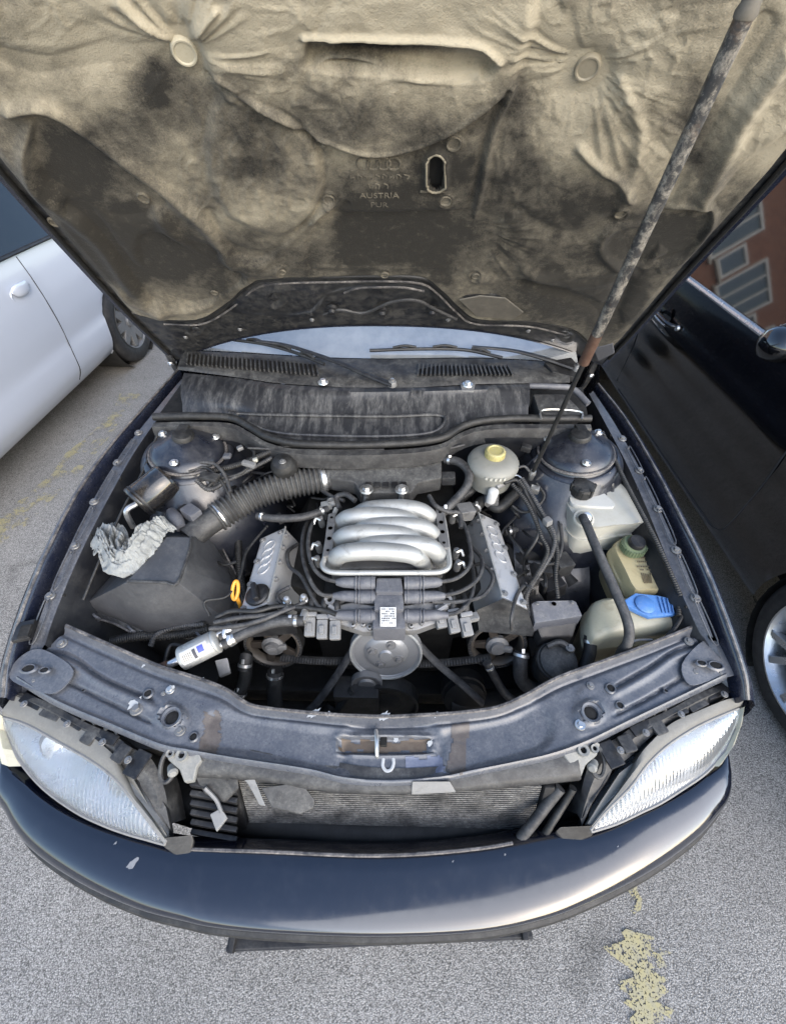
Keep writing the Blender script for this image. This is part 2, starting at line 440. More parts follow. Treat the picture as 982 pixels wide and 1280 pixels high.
for fl in range(5):
    z = 1.9 + fl * 2.9
    for k in range(9):
        x = -29.2 + k * 3.15
        for dx, ww, hh in ((0, 1.9, 1.7), (1.6, .8, .9)):
            if fl == 4 and dx: continue
            key = (ww, hh)
            c = Vector((x + dx, 19, z + (0 if dx == 0 else -.2)))
            if key not in wme:
                fr = []
                for a, b, p, q in ((-ww / 2, 0, .09, hh), (ww / 2, 0, .09, hh), (0, -hh / 2, ww + .09, .09), (0, hh / 2, ww + .09, .09)) + (((-ww / 6, 0, .06, hh - .1), (ww / 6, 0, .06, hh - .1)) if ww > 1 else ()) :
                    fr.append(box((a, -.03 - (.004 if p > ww else 0), b), (p, .12, q)))
                wme[key] = (rawmesh('window', J(*fr), m_frame, False), rawmesh('pane', box((0, .01, 0), (ww, .05, hh)), m_pane, False), rawmesh('sill', box((0, -.08, -hh / 2 - .09), (ww + .25, .24, .08)), m_stone, False))
            w_ = inst('window', wme[key][0], c, bld)
            inst('pane', wme[key][1], c, w_); inst('sill', wme[key][2], c, w_)
    for k in range(3):      # the end wall faces the car park
        c = Vector((-2, 20.6 + k * 3.2, z))
        if 'side' not in wme:
            wme['side'] = (rawmesh('window', J(*[box((.03, a, b), (.12, p, q)) for a, b, p, q in ((-.7, 0, .09, 1.5), (.7, 0, .09, 1.5), (0, 0, .06, 1.4), (0, -.75, 1.3, .09), (0, .75, 1.3, .09))]), m_frame, False),
                           rawmesh('pane', box((-.01, 0, 0), (.05, 1.4, 1.5)), m_pane, False))
        w_ = inst('window', wme['side'][0], c, bld); inst('pane', wme['side'][1], c, w_)

# ================================================================== neighbouring cars
def paint(name, col, rough=.25, metal=0., coat=1., fl=0):
    m, N, L, P = new_mat(name)
    geo = N.new('ShaderNodeNewGeometry'); pos = geo.outputs['Position']
    n = noise(N, L, 2.2, 6, .6, pos)
    c = mixc(N, L, maprange(N, L, n, .45, .75, 0, .1), col, tuple(min(1, x * .7 + .04) for x in col))
    L.new(c, P.inputs['Base Color']); P.inputs['Metallic'].default_value = metal
    P.inputs['Roughness'].default_value = rough
    P.inputs['Coat Weight'].default_value = coat; P.inputs['Coat Roughness'].default_value = .04
    return m
m_white = paint('silvery_white_paint', (.50, .535, .60), .28, .2, .9)
m_black = paint('black_paint', (.0025, .0025, .003), .08, 0, 1.0)
m_glass = MAT('dark_car_glass', (.006, .008, .009), .03, damt=.04, bump=0, spec=.7, speck=0)
m_seam = MAT('seam_dark', (.03, .03, .032), .7, damt=0, bump=0)
m_arch = MAT('arch_liner', (.01, .01, .01), .9, damt=.3)
m_brake = MAT('brake_disc', (.25, .25, .25), .4, .8, damt=.3)

def wheel(parent, c, side, r=.315, rim=.21, wd=.2, spokes=5, style='five', rimmat=None):
    ax = Vector((side, 0, 0)); o = Vector(c)
    prof = [(rim, -wd / 2), (r - .03, -wd / 2), (r - .008, -wd / 2 + .02), (r, -wd / 2 + .05), (r, wd / 2 - .05), (r - .008, wd / 2 - .02), (r - .03, wd / 2), (rim + .045, wd / 2 + .006), (rim + .012, wd / 2), (rim, wd / 2 - .01)]
    w = part('wheel', lathe([(rim + .004, -wd / 2 + .01), (rim + .006, wd / 2 - .012)], o, ax, 40, cap=False), m_arch, parent)
    ty = lathe(prof, o, ax, 56, cap=False)
    part('tyre', ty, m_tyre, w)
    grooves = []
    part('tread_groove', J(*[lathe([(r + .0008, x - .004), (r + .0008, x + .004)], o, ax, 56, cap=False) for x in (-.045, -.015, .015, .045)]), m_void, w)
    rm = rimmat or m_rim
    part('rim', lathe([(rim - .004, -wd / 2 + .02), (rim - .02, 0), (rim - .014, wd / 2 - .03), (rim + .004, wd / 2 - .004), (rim + .008, wd / 2 + .004), (rim + .003, wd / 2 + .003)], o, ax, 56, cap=False), rm, w)
    u = Vector((0, 1, 0)); v = Vector((0, 0, 1))
    for k in range(spokes):
        a = 2 * math.pi * k / spokes + .35
        for da in ((-.13, .13) if style == 'twin' else (0,)):
            d1 = u * math.cos(a + da * .5) + v * math.sin(a + da * .5); d2 = u * math.cos(a + da * 1.7) + v * math.sin(a + da * 1.7)
            t1 = ax.cross(d1); wi = .02 if style == 'twin' else .04; wo = .013 if style == 'twin' else .026
            x0, x1 = wd / 2 - .035, wd / 2 - .012
            rings = []
            for q, (rr, dd, ww, xo) in enumerate(((.03, d1, wi, -.004), (.1, d1, wi * .85, .002), (rim - .006, d2, wo, .006))):
                b = o + dd * rr + ax * (x1 + xo)
                rings.append([b + t1 * ww, b - t1 * ww, b - t1 * ww * 1.1 - ax * .03, b + t1 * ww * 1.1 - ax * .03])
            part('spoke', loft(rings), rm, w, bevel=.004)
    part('hub_cap', lathe([(.001, wd / 2 - .002), (.03, wd / 2 - .004), (.036, wd / 2 - .012), (.06, wd / 2 - .02), (.062, wd / 2 - .05)], o, ax, 24), rm, w)
    part('brake_disc', lathe([(.05, 0), (.15, 0), (.15, .012), (.05, .012)], o + ax * .01, ax, 36), m_brake, w)
    return w

def make_car(car, xc, vis, prof, paintm, y0, y1, wf, wr, zshould, belt=.975, roof=1.42, wy0=None, wheelr=.315, archr=.355):
    # body side surface, both sides, with round wheel arches; then bonnet/boot deck
    zs = np.array([p[0] for p in prof]); ws = np.array([p[1] for p in prof])
    ys = np.linspace(y0, y1, int((y1 - y0) / .035)); nz = 26
    mid = (y0 + y1) / 2; half = (y1 - y0) / 2
    def plan(y): return 1 - .20 * abs((y - mid) / half) ** 6
    pieces = []
    for s in (1, -1):
        V = []; F_ = []
        for y in ys:
            zt = zshould(y)
            for j in range(nz + 1):
                z = .2 + (zt - .2) * j / nz
                V.append(Vector((xc + s * np.interp(z, zs, ws) * plan(y), y, z)))
        def inn(v): return min(math.hypot(v.y - wf, v.z - .30), math.hypot(v.y - wr, v.z - .30)) < archr
        for i in range(len(ys) - 1):
            for j in range(nz):
                q = [i * (nz + 1) + j, (i + 1) * (nz + 1) + j, (i + 1) * (nz + 1) + j + 1, i * (nz + 1) + j + 1]
                if all(inn(V[k]) for k in q): continue
                F_.append(tuple(q))
        for v in V:
            for wc in (wf, wr):
                d = math.hypot(v.y - wc, v.z - .30)
                if d < archr and d > archr - .06:
                    k = archr / d; v.y = wc + (v.y - wc) * k; v.z = .30 + (v.z - .30) * k
        used = sorted({k for f in F_ for k in f}); mp = {k: i for i, k in enumerate(used)}
        pieces.append(([V[k] for k in used], [tuple(mp[k] for k in f) for f in F_]))
    rows = []
    for y in ys:
        zt = zshould(y); w = np.interp(zt, zs, ws) * plan(y)
        rows.append([Vector((xc + w * a, y, zt + .035 * (1 - abs(a) ** 2.5) * (1 if not (wf + .55 < y < wr + .3) else -1))) for a in np.linspace(-1, 1, 13)])
    pieces.append(grid(rows))
    for y in (y0, y1):      # close the ends
        zt = zshould(y); n = 12
        rr = []
        for j in range(nz + 1):
            z = .2 + (zt - .2) * j / nz; w = np.interp(z, zs, ws) * plan(y); rr.append([Vector((xc + w * a, y + (-.07 if y == y0 else .07) * (1 - a * a), z)) for a in np.linspace(-1, 1, n)])
        pieces.append(grid(rr))
    part('body', J(*pieces), paintm, car, fix=False, ang=60)
    part('underbody', box((xc, mid, .27), (1.30, (y1 - y0) - .3, .16)), m_arch, car)
    for wc in (wf, wr):
        for s in (1, -1):
            part('wheel_arch_liner', lathe([(archr - .004, 0), (archr - .004, .28), (.02, .28)], Vector((xc + s * .84, wc, .30)), (-s, 0, 0), 32, cap=False), m_arch, car)
    return plan
def greenhouse(car, xc, paintm, ya, yb, yc, yd, belt, roof, hw, rw, by, glassm, pill=.05, chrome=None):
    # ya,yd at the belt; yb,yc at the roof; by = B pillar; side glass panes, pillars, roof, screens
    rows = []
    for t in np.linspace(0, 1, 9):
        y = yb + (yc - yb) * t
        rows.append([Vector((xc + rw * a, y, roof + .05 * (1 - a * a) + .02 * math.sin(math.pi * t))) for a in np.linspace(-1, 1, 9)])
    part('roof', J(grid(rows), grid([[p - Vector((0, 0, .035)) for p in r] for r in rows])), paintm, car, fix=False)
    for s in (1, -1):
        b = lambda y: Vector((xc + s * hw, y, belt)); r_ = lambda y: Vector((xc + s * rw, y, roof + .0))
        def side(t_, y_lo, y_hi): return b(y_lo).lerp(r_(y_hi), t_)
        inn = Vector((-s * .02, 0, 0))
        for nm, l0, h0, l1, h1 in (('side_window', ya + .22, yb + .06, by - .04, by - .03), ('side_window', by + .04, by + .04, yd - .22, yc - .05)):
            A, B, C_, D = b(l0), b(l1), r_(h1), r_(h0)
            part(nm, loft([[A + inn, B + inn, C_ + inn, D + inn], [A + inn * 1.3, B + inn * 1.3, C_ + inn * 1.3, D + inn * 1.3]]), glassm, car, smooth=False)
        for l, h, wd in ((ya + .12, yb, .09), (by, by, .06), (yd - .11, yc, .11)):
            part('pillar', tube([b(l), b(l).lerp(r_(h), .5), r_(h)], [wd, wd * .8, wd * .6], 8, 4, flat=.32), paintm if l != by else m_gloss, car)
        part('roof_rail', tube([r_(yb - .0), r_((yb + yc) / 2) + Vector((0, 0, .015)), r_(yc)], .03, 8), paintm, car)
        if chrome: part('window_trim', tube([b(ya + .15) + Vector((s * .016, 0, 0)), b((ya + yd) / 2) + Vector((s * .018, 0, .004)), b(yd - .15) + Vector((s * .016, 0, 0))], .015, 8, flat=.8), chrome, car)
        if chrome: part('upper_trim', tube([r_(yb + .05) + Vector((s * .012, 0, -.012)), r_((yb + yc) / 2) + Vector((s * .014, 0, -.006)), r_(yc - .05) + Vector((s * .012, 0, -.012))], .011, 8, flat=.8), chrome, car)
        if not chrome: part('window_trim', tube([b(ya + .15) + Vector((s * .012, 0, 0)), b((ya + yd) / 2) + Vector((s * .014, 0, .004)), b(yd - .15) + Vector((s * .012, 0, 0))], .014, 8, flat=.8), m_plastic, car)
    for nm, y_b, y_r in (('windshield', ya, yb), ('rear_window', yd, yc)):
        rows = []
        for t in np.linspace(0, 1, 6):
            y = y_b + (y_r - y_b) * t; w = hw + (rw - hw) * t - .03
            rows.append([Vector((xc + w * a, y + (-.12 if y_b < y_r else .08) * (1 - a * a) * (1 - .6 * t), belt + (roof - belt) * t + .04 * (1 - a * a) * t)) for a in np.linspace(-1, 1, 9)])
        part(nm, grid(rows), glassm, car, fix=False)
    part('interior', J(box((xc, (ya + yd) / 2, belt - .18), (1.3, yd - ya - .4, .3)), *[box((xc + dx, yy, belt + .12), (.44, .14, .62)) for dx in (-.33, .33) for yy in (by + .12, yd - .5)]), m_arch, car, bevel=.05)
def shoulder(y0, a, b, y1, nose=.66, belt=.975, tail=.95):
    return lambda y: float(np.interp(y, [y0, y0 + .15, a, a + .4, b, y1 - .1, y1], [nose, nose + .09, belt - .06, belt, belt + .01, tail, tail - .06]))
def seam(car, pts): part('door_seam', tube(pts, .0032, 6, 4), m_seam, car)

# --- silvery white car on the left
wc = thing('parked_car', 'silvery white car parked on the left beside the open bonnet', 'car', (-2.97, 2.1, 0), 'cars parked alongside')
WP = [(.19, .80), (.22, .835), (.255, .856), (.31, .880), (.37, .883), (.43, .876), (.468, .870), (.480, .852), (.492, .865), (.6, .872), (.75, .868), (.88, .852), (.985, .83)]
make_car(wc, -2.97, 1, WP, m_white, .02, 4.15, .80, 3.46, shoulder(.02, 1.0, 3.6, 4.15, belt=.98), archr=.345)
greenhouse(wc, -2.97, m_white, 1.05, 1.75, 3.2, 3.85, .985, 1.43, .825, .60, 2.02, m_glass)
for y in (.80, 3.46):
    for s in (1, -1): wheel(wc, (-2.97 + s * .755, y, .305), s, .305, .19, spokes=9, rimmat=m_alu_d)
def sidex(prof, z, xc, s): return xc + s * float(np.interp(z, [p[0] for p in prof], [p[1] for p in prof]))
def sp(prof, xc, s, y, z, o=0): return Vector((sidex(prof, z, xc, s) + s * o, y, z))
seam(wc, [sp(WP, -2.97, 1, 2.70, z) for z in (.97, .85, .72, .6, .5)] + [sp(WP, -2.97, 1, y, z) for y, z in ((2.67, .40), (2.655, .31), (2.64, .245))])
seam(wc, [sp(WP, -2.97, 1, 1.80, z) for z in (.97, .8, .6, .45, .3, .245)])
seam(wc, [sp(WP, -2.97, 1, 1.05, z) for z in (.95, .8, .6, .45, .3, .245)])
part('rub_line', tube([sp(WP, -2.97, 1, y, .480, .002) for y in (.5, 1.2, 2.0, 2.6, 3.13)], .0035, 6, 6), m_seam, wc)
def handle_pad(car, P, s, mat, chromem=None):
    P = Vector(P); n = 20; rr = []
    cup = []
    for k in range(n):
        a = 2 * math.pi * k / n; cup.append((math.cos(a), math.sin(a)))
    rings = []
    for sc, dx in ((1.0, .0005), (.94, .005), (.86, .003), (.6, -.004), (.2, -.006)):
        rings.append([P + Vector((s * dx, x * .088 * sc, y * .050 * sc - .014)) for x, y in cup])
    h = part('door_handle', loft(rings), mat, car)
    rings = []
    for i in range(9):
        t = i / 8; y = -.075 + .15 * t; hh = .026 * (1 - abs(2 * t - 1) ** 4) ** .5 + .004
        c = P + Vector((s * (.012 + .018 * math.sin(math.pi * t)), y, .012))
        rings.append([c + Vector((s * .007 * math.cos(a), 0, hh * math.sin(a))) for a in np.linspace(0, 2 * math.pi, 12, endpoint=False)])
    part('grip', loft(rings), chromem or mat, h)
    part('lock', lathe([(.001, .002), (.006, .002), (.007, 0)], P + Vector((s * .024, .055, .012)), (s, 0, 0), 12), m_steel, h)
handle_pad(wc, sp(WP, -2.97, 1, 2.56, .835), 1, m_white)
handle_pad(wc, sp(WP, -2.97, 1, 1.68, .835), 1, m_white)

# --- black car on the right
bc = thing('parked_car', 'glossy black car with chrome window trim parked on the right', 'car', (2.325, 2.1, 0), 'cars parked alongside')
BP = [(.19, .80), (.22, .845), (.26, .872), (.33, .876), (.42, .866), (.55, .862), (.68, .868), (.745, .876), (.765, .874), (.80, .858), (.90, .846), (.98, .828)]
make_car(bc, 2.325, -1, BP, m_black, -.25, 4.25, .64, 3.35, shoulder(-.25, 1.15, 3.7, 4.25, belt=.97), archr=.355)
greenhouse(bc, 2.325, m_black, 1.02, 1.80, 3.3, 4.0, .978, 1.44, .835, .60, 2.62, m_glass, chrome=m_chrome)
for y in (.64, 3.35):
    for s in (1, -1): wheel(bc, (2.325 + s * .772, y, .325), s, .325, .232, spokes=6, style='twin')
seam(bc, [sp(BP, 2.325, -1, 1.28, z) for z in (.95, .85, .74, .6, .45, .33)] + [sp(BP, 2.325, -1, y, z) for y, z in ((1.32, .29), (1.40, .275), (1.8, .27), (2.2, .27), (2.55, .27))])
seam(bc, [sp(BP, 2.325, -1, 2.60, z) for z in (.97, .8, .6, .45, .3)])
def bar_handle(car, P, s):
    P = Vector(P)
    cup = part('door_handle', lathe([(.001, -.012), (.03, -.01), (.042, 0), (.046, .001)], P + Vector((s * .001, .02, 0)), (s, 0, 0), 24), m_gloss, car)
    C = [P + Vector((s * .004, -.10, .002)), P + Vector((s * .034, -.075, .004)), P + Vector((s * .040, 0, .006)), P + Vector((s * .034, .075, .008)), P + Vector((s * .004, .10, .008))]
    part('grip', tube(C, [.012, .015, .016, .015, .012], 12, 5, flat=.8), m_gloss, cup)
    part('grip_trim', tube([p + Vector((s * .013, 0, -.006)) for p in C[1:4]], .006, 8), m_chrome, cup)
    part('lock', lathe([(.001, .012), (.012, .011), (.014, 0)], P + Vector((s * .004, -.125, .004)), (s, 0, 0), 16), m_chrome, cup)
bar_handle(bc, sp(BP, 2.325, -1, 2.36, .785), -1)
# mirror
mc = Vector((1.475, 1.60, 1.005))
rings = []
for t in np.linspace(-1, 1, 13):
    k = (1 - abs(t) ** 3.2) ** .5 + .02
    rings.append([mc + Vector((t * .115, -.02 + .055 * k * math.cos(a) - .03 * (math.cos(a) < 0) * k * abs(math.cos(a)), .065 * k * math.sin(a))) for a in np.linspace(0, 2 * math.pi, 20, endpoint=False)])
mir = part('wing_mirror', loft(rings), m_black, bc)
part('mirror_glass', lathe([(.001, 0), (.05, 0), (.052, -.004)], mc + Vector((0, .04, 0)), (0, 1, 0), 24), m_chrome, mir)
part('mirror_foot', tube([mc + Vector((.04, .0, -.04)), mc + Vector((.07, .02, -.06)), mc + Vector((.09, .04, -.07))], [.03, .026, .032], 10), m_plastic, mir)
part('indicator', lathe([(.001, .004), (.018, .003), (.022, 0)], sp(BP, 2.325, -1, 1.14, .80), (-1, 0, 0), 20), m_chrome, bc)
# ================================================================== the car with the raised bonnet
car = thing('open_bonnet_car', 'dark navy car with its bonnet raised over a dusty V6 engine bay', 'car', (0, 2.2, 0))
UPZ = Vector((0, 0, 1))
bolt_me = rawmesh('bolt', J(lathe([(.0001, .007), (.0055, .007), (.006, .006), (.006, .002)], (0, 0, 0), n=6), lathe([(.0001, .0025), (.010, .0025), (.011, 0)], (0, 0, 0), n=18)), m_alu_d, True)
bolt_br = rawmesh('bolt', J(lathe([(.0001, .007), (.0055, .007), (.006, .006), (.006, .002)], (0, 0, 0), n=6), lathe([(.0001, .0025), (.010, .0025), (.011, 0)], (0, 0, 0), n=18)), m_steel, True)
hole_me = rawmesh('hole', lathe([(.0001, .0012), (.009, .0012), (.0105, .0005)], (0, 0, 0), n=22), m_void)
ring_me = rawmesh('hole_rim', lathe([(.0100, .0006), (.0106, .0032), (.0125, .0034), (.0145, .0012), (.016, .0002)], (0, 0, 0), n=24, cap=False), m_carrier)
def bolt(P, parent, s=1.0, n=UPZ, bright=False, name='bolt'):
    return inst(name, bolt_br if bright else bolt_me, P, parent, n, s, random.random() * 3)

# ---- bumper
BU = [(4, 940, .60), (22, 975, .60), (60, 1008, .60), (110, 1034, .60), (160, 1050, .595), (205, 1060, .59), (240, 1064, .585), (330, 1067, .58), (475, 1072, .58), (600, 1063, .58), (690, 1046, .585), (740, 1040, .59), (800, 1020, .60), (850, 996, .60), (885, 971, .60), (908, 945, .60)]
BO = [(7, 985, .550), (12, 1022, .550), (40, 1062, .550), (100, 1104, .550), (170, 1136, .550), (230, 1152, .550), (270, 1160, .550), (350, 1167, .550), (475, 1171, .550), (600, 1165, .550), (680, 1149, .550), (735, 1129, .550), (800, 1097, .550), (850, 1064, .550), (888, 1029, .550), (908, 985, .550)]
U_ = [Vector((-.825, .60, .60)), Vector((-.83, .45, .60))] + WL(BU) + [Vector((.845, .45, .60)), Vector((.845, .60, .60))]
O_ = [Vector((-.845, .60, .55)), Vector((-.845, .42, .55))] + WL(BO) + [Vector((.848, .42, .55)), Vector((.85, .60, .55))]
U_ = spline(U_, 5); O_ = spline(O_, 5)
cB = Vector((0, .9, 0)); rows = []
for u, o in zip(U_, O_):
    out = Vector((o.x, o.y, 0)) - cB; out.z = 0; out = Vector((out.x * .55, out.y, 0)).normalized()
    c1 = Vector((u.x + (o.x - u.x) * .985, u.y + (o.y - u.y) * .985, u.z - .007)); r_ = [u - out * .03 + Vector((0, 0, -.05)), u - out * .008 + Vector((0, 0, -.004)), u]
    for t in (.12, .28, .44, .58, .70, .80, .88, .94): r_.append(u * (1 - t) ** 2 + c1 * 2 * t * (1 - t) + o * t * t)
    q = o
    r_ += [q, q + out * .002 + Vector((0, 0, -.012)), q - out * .008 + Vector((0, 0, -.03)), q - out * .012 + Vector((0, 0, -.06)), q - out * .004 + Vector((0, 0, -.075)), q - out * .002 + Vector((0, 0, -.14)), q - out * .03 + Vector((0, 0, -.22)), q - out * .09 + Vector((0, 0, -.27))]
    rows.append(r_)
bump = part('bumper', grid(rows), m_bumper, car, fix=False, ang=70)
k0 = len(U_) // 2
part('upper_lip', tube([u + Vector((0, .003, .001)) for u in U_[38:-38]], .0035, 6, 1), m_edge, bump)
part('rubber_strip', tube([o + Vector((0, -.001, -.038)) for o in O_[8:-8]], .011, 8, 1), m_rubber, bump)
pA, pB = W(282, 1186, .40), W(666, 1170, .40)
part('plate_holder', J(box((pA + pB) / 2 + Vector((0, .0, -.055)), ((pB - pA).length, .012, .11), X=pB - pA), box((pA + pB) / 2 + Vector((0, .012, .004)), ((pB - pA).length * .99, .03, .008), X=pB - pA)), m_plastic, bump, bevel=.003)
for px, py in ((290, 1184), (655, 1168)): part('holder_clip', box(W(px, py, .41) + Vector((0, .005, 0)), (.012, .03, .02)), m_plastic, bump, bevel=.002)
# rubbed patch and stone chips, shapes of their own
def chip(P, N_, r, mat, parent, name='paint_chip', seed=0, asp=1.8):
    rnd = random.Random(seed); N_ = Vector(N_).normalized(); u = N_.orthogonal().normalized(); w = N_.cross(u); P = Vector(P) + N_ * .0012
    V = [P] + [P + (u * math.cos(a) * asp + w * math.sin(a)) * r * rnd.uniform(.5, 1.2) for a in np.linspace(0, 2 * math.pi, 14, endpoint=False)]
    return part(name, (V, [(0, i, i % 14 + 1) for i in range(1, 15)]), mat, parent, fix=False)
m_scuff = MAT('grey_scuff', (.20, .205, .215), .6, dust=(.05, .055, .07), damt=.8, dscale=60, up=False)
def on_bumper(px, py):
    best = None
    for i in range(len(rows) - 1):
        for j in range(2, 10):
            q = sum((rows[i][j], rows[i + 1][j], rows[i][j + 1], rows[i + 1][j + 1]), Vector()) / 4
            x, y = proj([q])[0][0], proj([q])[1][0]; d = math.hypot(x - px, y - py)
            if best is None or d < best[0]:
                n = (rows[i + 1][j] - rows[i][j]).cross(rows[i][j + 1] - rows[i][j]); n = n if n.z > 0 else -n
                best = (d, q, n)
    return best[1], best[2]
for i, (px, py, r) in enumerate([(167, 1084, .007), (140, 1060, .0022), (556, 1078, .0014), (640, 1070, .0016), (775, 1058, .0014)]):
    q, n = on_bumper(px, py); chip(q, n, r, m_scuff, bump, seed=i)

# ---- headlights
def lens_mat():
    m, N, L, P = new_mat('hazed_headlight_glass')
    geo = N.new('ShaderNodeNewGeometry'); pos = geo.outputs['Position']
    P.inputs['Transmission Weight'].default_value = .90; P.inputs['IOR'].default_value = 1.3
    L.new(maprange(N, L, noise(N, L, 7, 6, .6, pos), .35, .7, .04, .22), P.inputs['Roughness'])
    L.new(mixc(N, L, maprange(N, L, noise(N, L, 9, 6, .6, pos), .4, .7), (.93, .96, .99), (.80, .85, .84)), P.inputs['Base Color'])
    mp = N.new('ShaderNodeMapping'); mp.inputs['Rotation'].default_value = (0, 0, 0); L.new(pos, mp.inputs[0])
    wv = N.new('ShaderNodeTexWave'); wv.inputs['Scale'].default_value = 34; wv.inputs['Distortion'].default_value = .25; wv.bands_direction = 'X'; L.new(mp.outputs[0], wv.inputs[0])
    b = N.new('ShaderNodeBump'); b.inputs['Strength'].default_value = .28; b.inputs['Distance'].default_value = .005
    sx_ = N.new('ShaderNodeSeparateXYZ'); L.new(pos, sx_.inputs[0]); ab = N.new('ShaderNodeMath'); ab.operation = 'ABSOLUTE'; L.new(sx_.outputs[0], ab.inputs[0])
    L.new(math_(N, L, 'MULTIPLY', wv.outputs['Fac'], maprange(N, L, ab.outputs[0], .56, .68, 1.0, .08)), b.inputs['Height']); L.new(b.outputs[0], P.inputs['Normal'])
    return m
m_lens = lens_mat()
m_refl = MAT('headlight_reflector', (.58, .60, .62), .25, .8, dust=(.30, .30, .30), damt=.5, bump=.05)
m_bulb = MAT('bulb_shield', (.5, .42, .3), .3, .8, damt=.2)
m_amber = MAT('cream_marker_lens', (.46, .44, .34), .25, damt=.3, coat=.5, sss=.1)
m_housing = MAT('headlight_trim_plastic', (.13, .127, .115), .6, dust=(.22, .215, .195), damt=.8, dscale=14, lo=.3, hi=.6)
def headlight(top, bot, ztop, zbot, side, back, label):
    T = spline([W(x, y, z) for (x, y), z in zip(top, ztop)], 4); B_ = spline([W(x, y, z) for (x, y), z in zip(bot, zbot)], 4)
    rows = []; inner = []
    for i, (t, b) in enumerate(zip(T, B_)):
        f = i / (len(T) - 1); fade = math.sin(math.pi * min(max(f * .95 + .05, 0), 1)) ** .6
        r_ = []; q_ = []
        for k in np.linspace(0, 1, 13):
            p = t.lerp(b, k); bul = 4 * k * (1 - k) * .014 * fade
            r_.append(p + Vector((0, -.55, .83)) * bul)
            q_.append(p + Vector((0, .75, -.35)).normalized() * (.006 + 4 * k * (1 - k) * .075 * fade) + Vector((side * -.004, 0, 0)))
        rows.append(r_); inner.append(q_)
    shell = part('headlight', J(grid(inner)), m_refl, car, fix=False)
    shell['label'] = label
    th = [[p - Vector((0, -.55, .83)) * .003 for p in r] for r in rows]
    part('lens', J(grid(rows), grid(th[::-1])), m_lens, shell, fix=False, ang=80)
    rim_ = [r[0] for r in rows] + [r[-1] for r in rows[::-1]]
    part('lens_rim', tube(rim_, .0042, 6, 1, closed=True), m_label if False else m_grey, shell)
    # bowls and bulbs inside
    m_ = len(T)
    for f, rr in ((.30, .05), (.62, .036)):
        i = int(f * m_); c = inner[i][6] + Vector((0, -.012, .006))
        ax = Vector((0, -.8, .45)).normalized()
        part('reflector_bowl', lathe([(.008, 0), (rr * .55, .008), (rr * .85, .022), (rr, .040)], c - ax * .012, ax, 32, cap=False), m_refl, shell)
        part('bowl_surround', lathe([(rr * 1.02, .030), (rr * 1.18, .036), (rr * 1.22, .028)], c - ax * .012, ax, 32, cap=False), m_plastic_d, shell)
        part('bulb', lathe([(.001, .03), (.008, .028), (.009, .0)], c - ax * .01, ax, 14), m_bulb, shell)
    # trim strip behind the upper edge of the lens
    Bk = spline([W(x, y, z) for x, y, z in back], 4)
    n = min(len(Bk), len(T)); Tn = [T[int(i * (len(T) - 1) / (n - 1))] for i in range(n)]
    rr = []
    for i in range(n):
        a = Tn[i] + Vector((0, .001, .002)); b = Bk[i]
        rr.append([a + Vector((0, 0, -.03)), a, a.lerp(b, .1) + Vector((0, 0, .004)), a.lerp(b, .5) + Vector((0, 0, .006)), a.lerp(b, .95) + Vector((0, 0, .002)), b + Vector((0, 0, -.03))])
    part('top_trim', grid(rr), m_housing, shell, fix=False)
    return shell
topL = [(4, 896), (35, 906), (75, 928), (115, 951), (143, 972), (165, 998), (190, 1030), (207, 1052)]
botL = [(8, 914), (25, 950), (55, 985), (95, 1014), (130, 1031), (160, 1042), (185, 1049), (206, 1055)]
topR = [(925, 884), (905, 892), (870, 908), (835, 930), (808, 955), (785, 985), (755, 1015), (738, 1036)]
botR = [(919, 908), (905, 938), (882, 965), (852, 986), (825, 1003), (800, 1015), (770, 1029), (739, 1039)]
zt = [.675, .68, .685, .685, .68, .665, .635, .612]; zb = [.645, .63, .62, .615, .612, .61, .608, .608]
hlL = headlight(topL, botL, zt, zb, -1, [(6, 884, .69), (22, 868, .70), (62, 888, .70), (100, 908, .70), (128, 930, .70), (146, 948, .69), (168, 990, .66), (208, 1048, .615)], 'hazed headlight beside the crumpled rag side of the car')
hlR = headlight(topR, botR, zt, zb, 1, [(928, 872, .69), (908, 874, .70), (868, 890, .70), (838, 904, .70), (812, 928, .70), (798, 945, .69), (775, 985, .66), (738, 1032, .615)], 'hazed headlight below the washer tank')
del hlL['label']; del hlR['label']
def marker(pts, parent):
    rows = []
    for a, b, za, zb_ in pts:
        A, B_ = W(*a, za), W(*b, zb_); rows.append([A, A.lerp(B_, .5) + Vector((0, -.004, .004)), B_, B_ + Vector((0, .03, -.05))])
    part('marker_lens', grid(rows), m_amber, parent, fix=False)
marker([((1, 888), (4, 896), .69, .677), ((-4, 905), (7, 914), .67, .648), ((-4, 930), (16, 938), .65, .637), ((2, 955), (26, 958), .625, .625)], hlL)
marker([((931, 878), (925, 886), .69, .677), ((927, 905), (918, 912), .66, .645), ((918, 930), (906, 938), .64, .632), ((902, 955), (890, 958), .62, .625)], hlR)
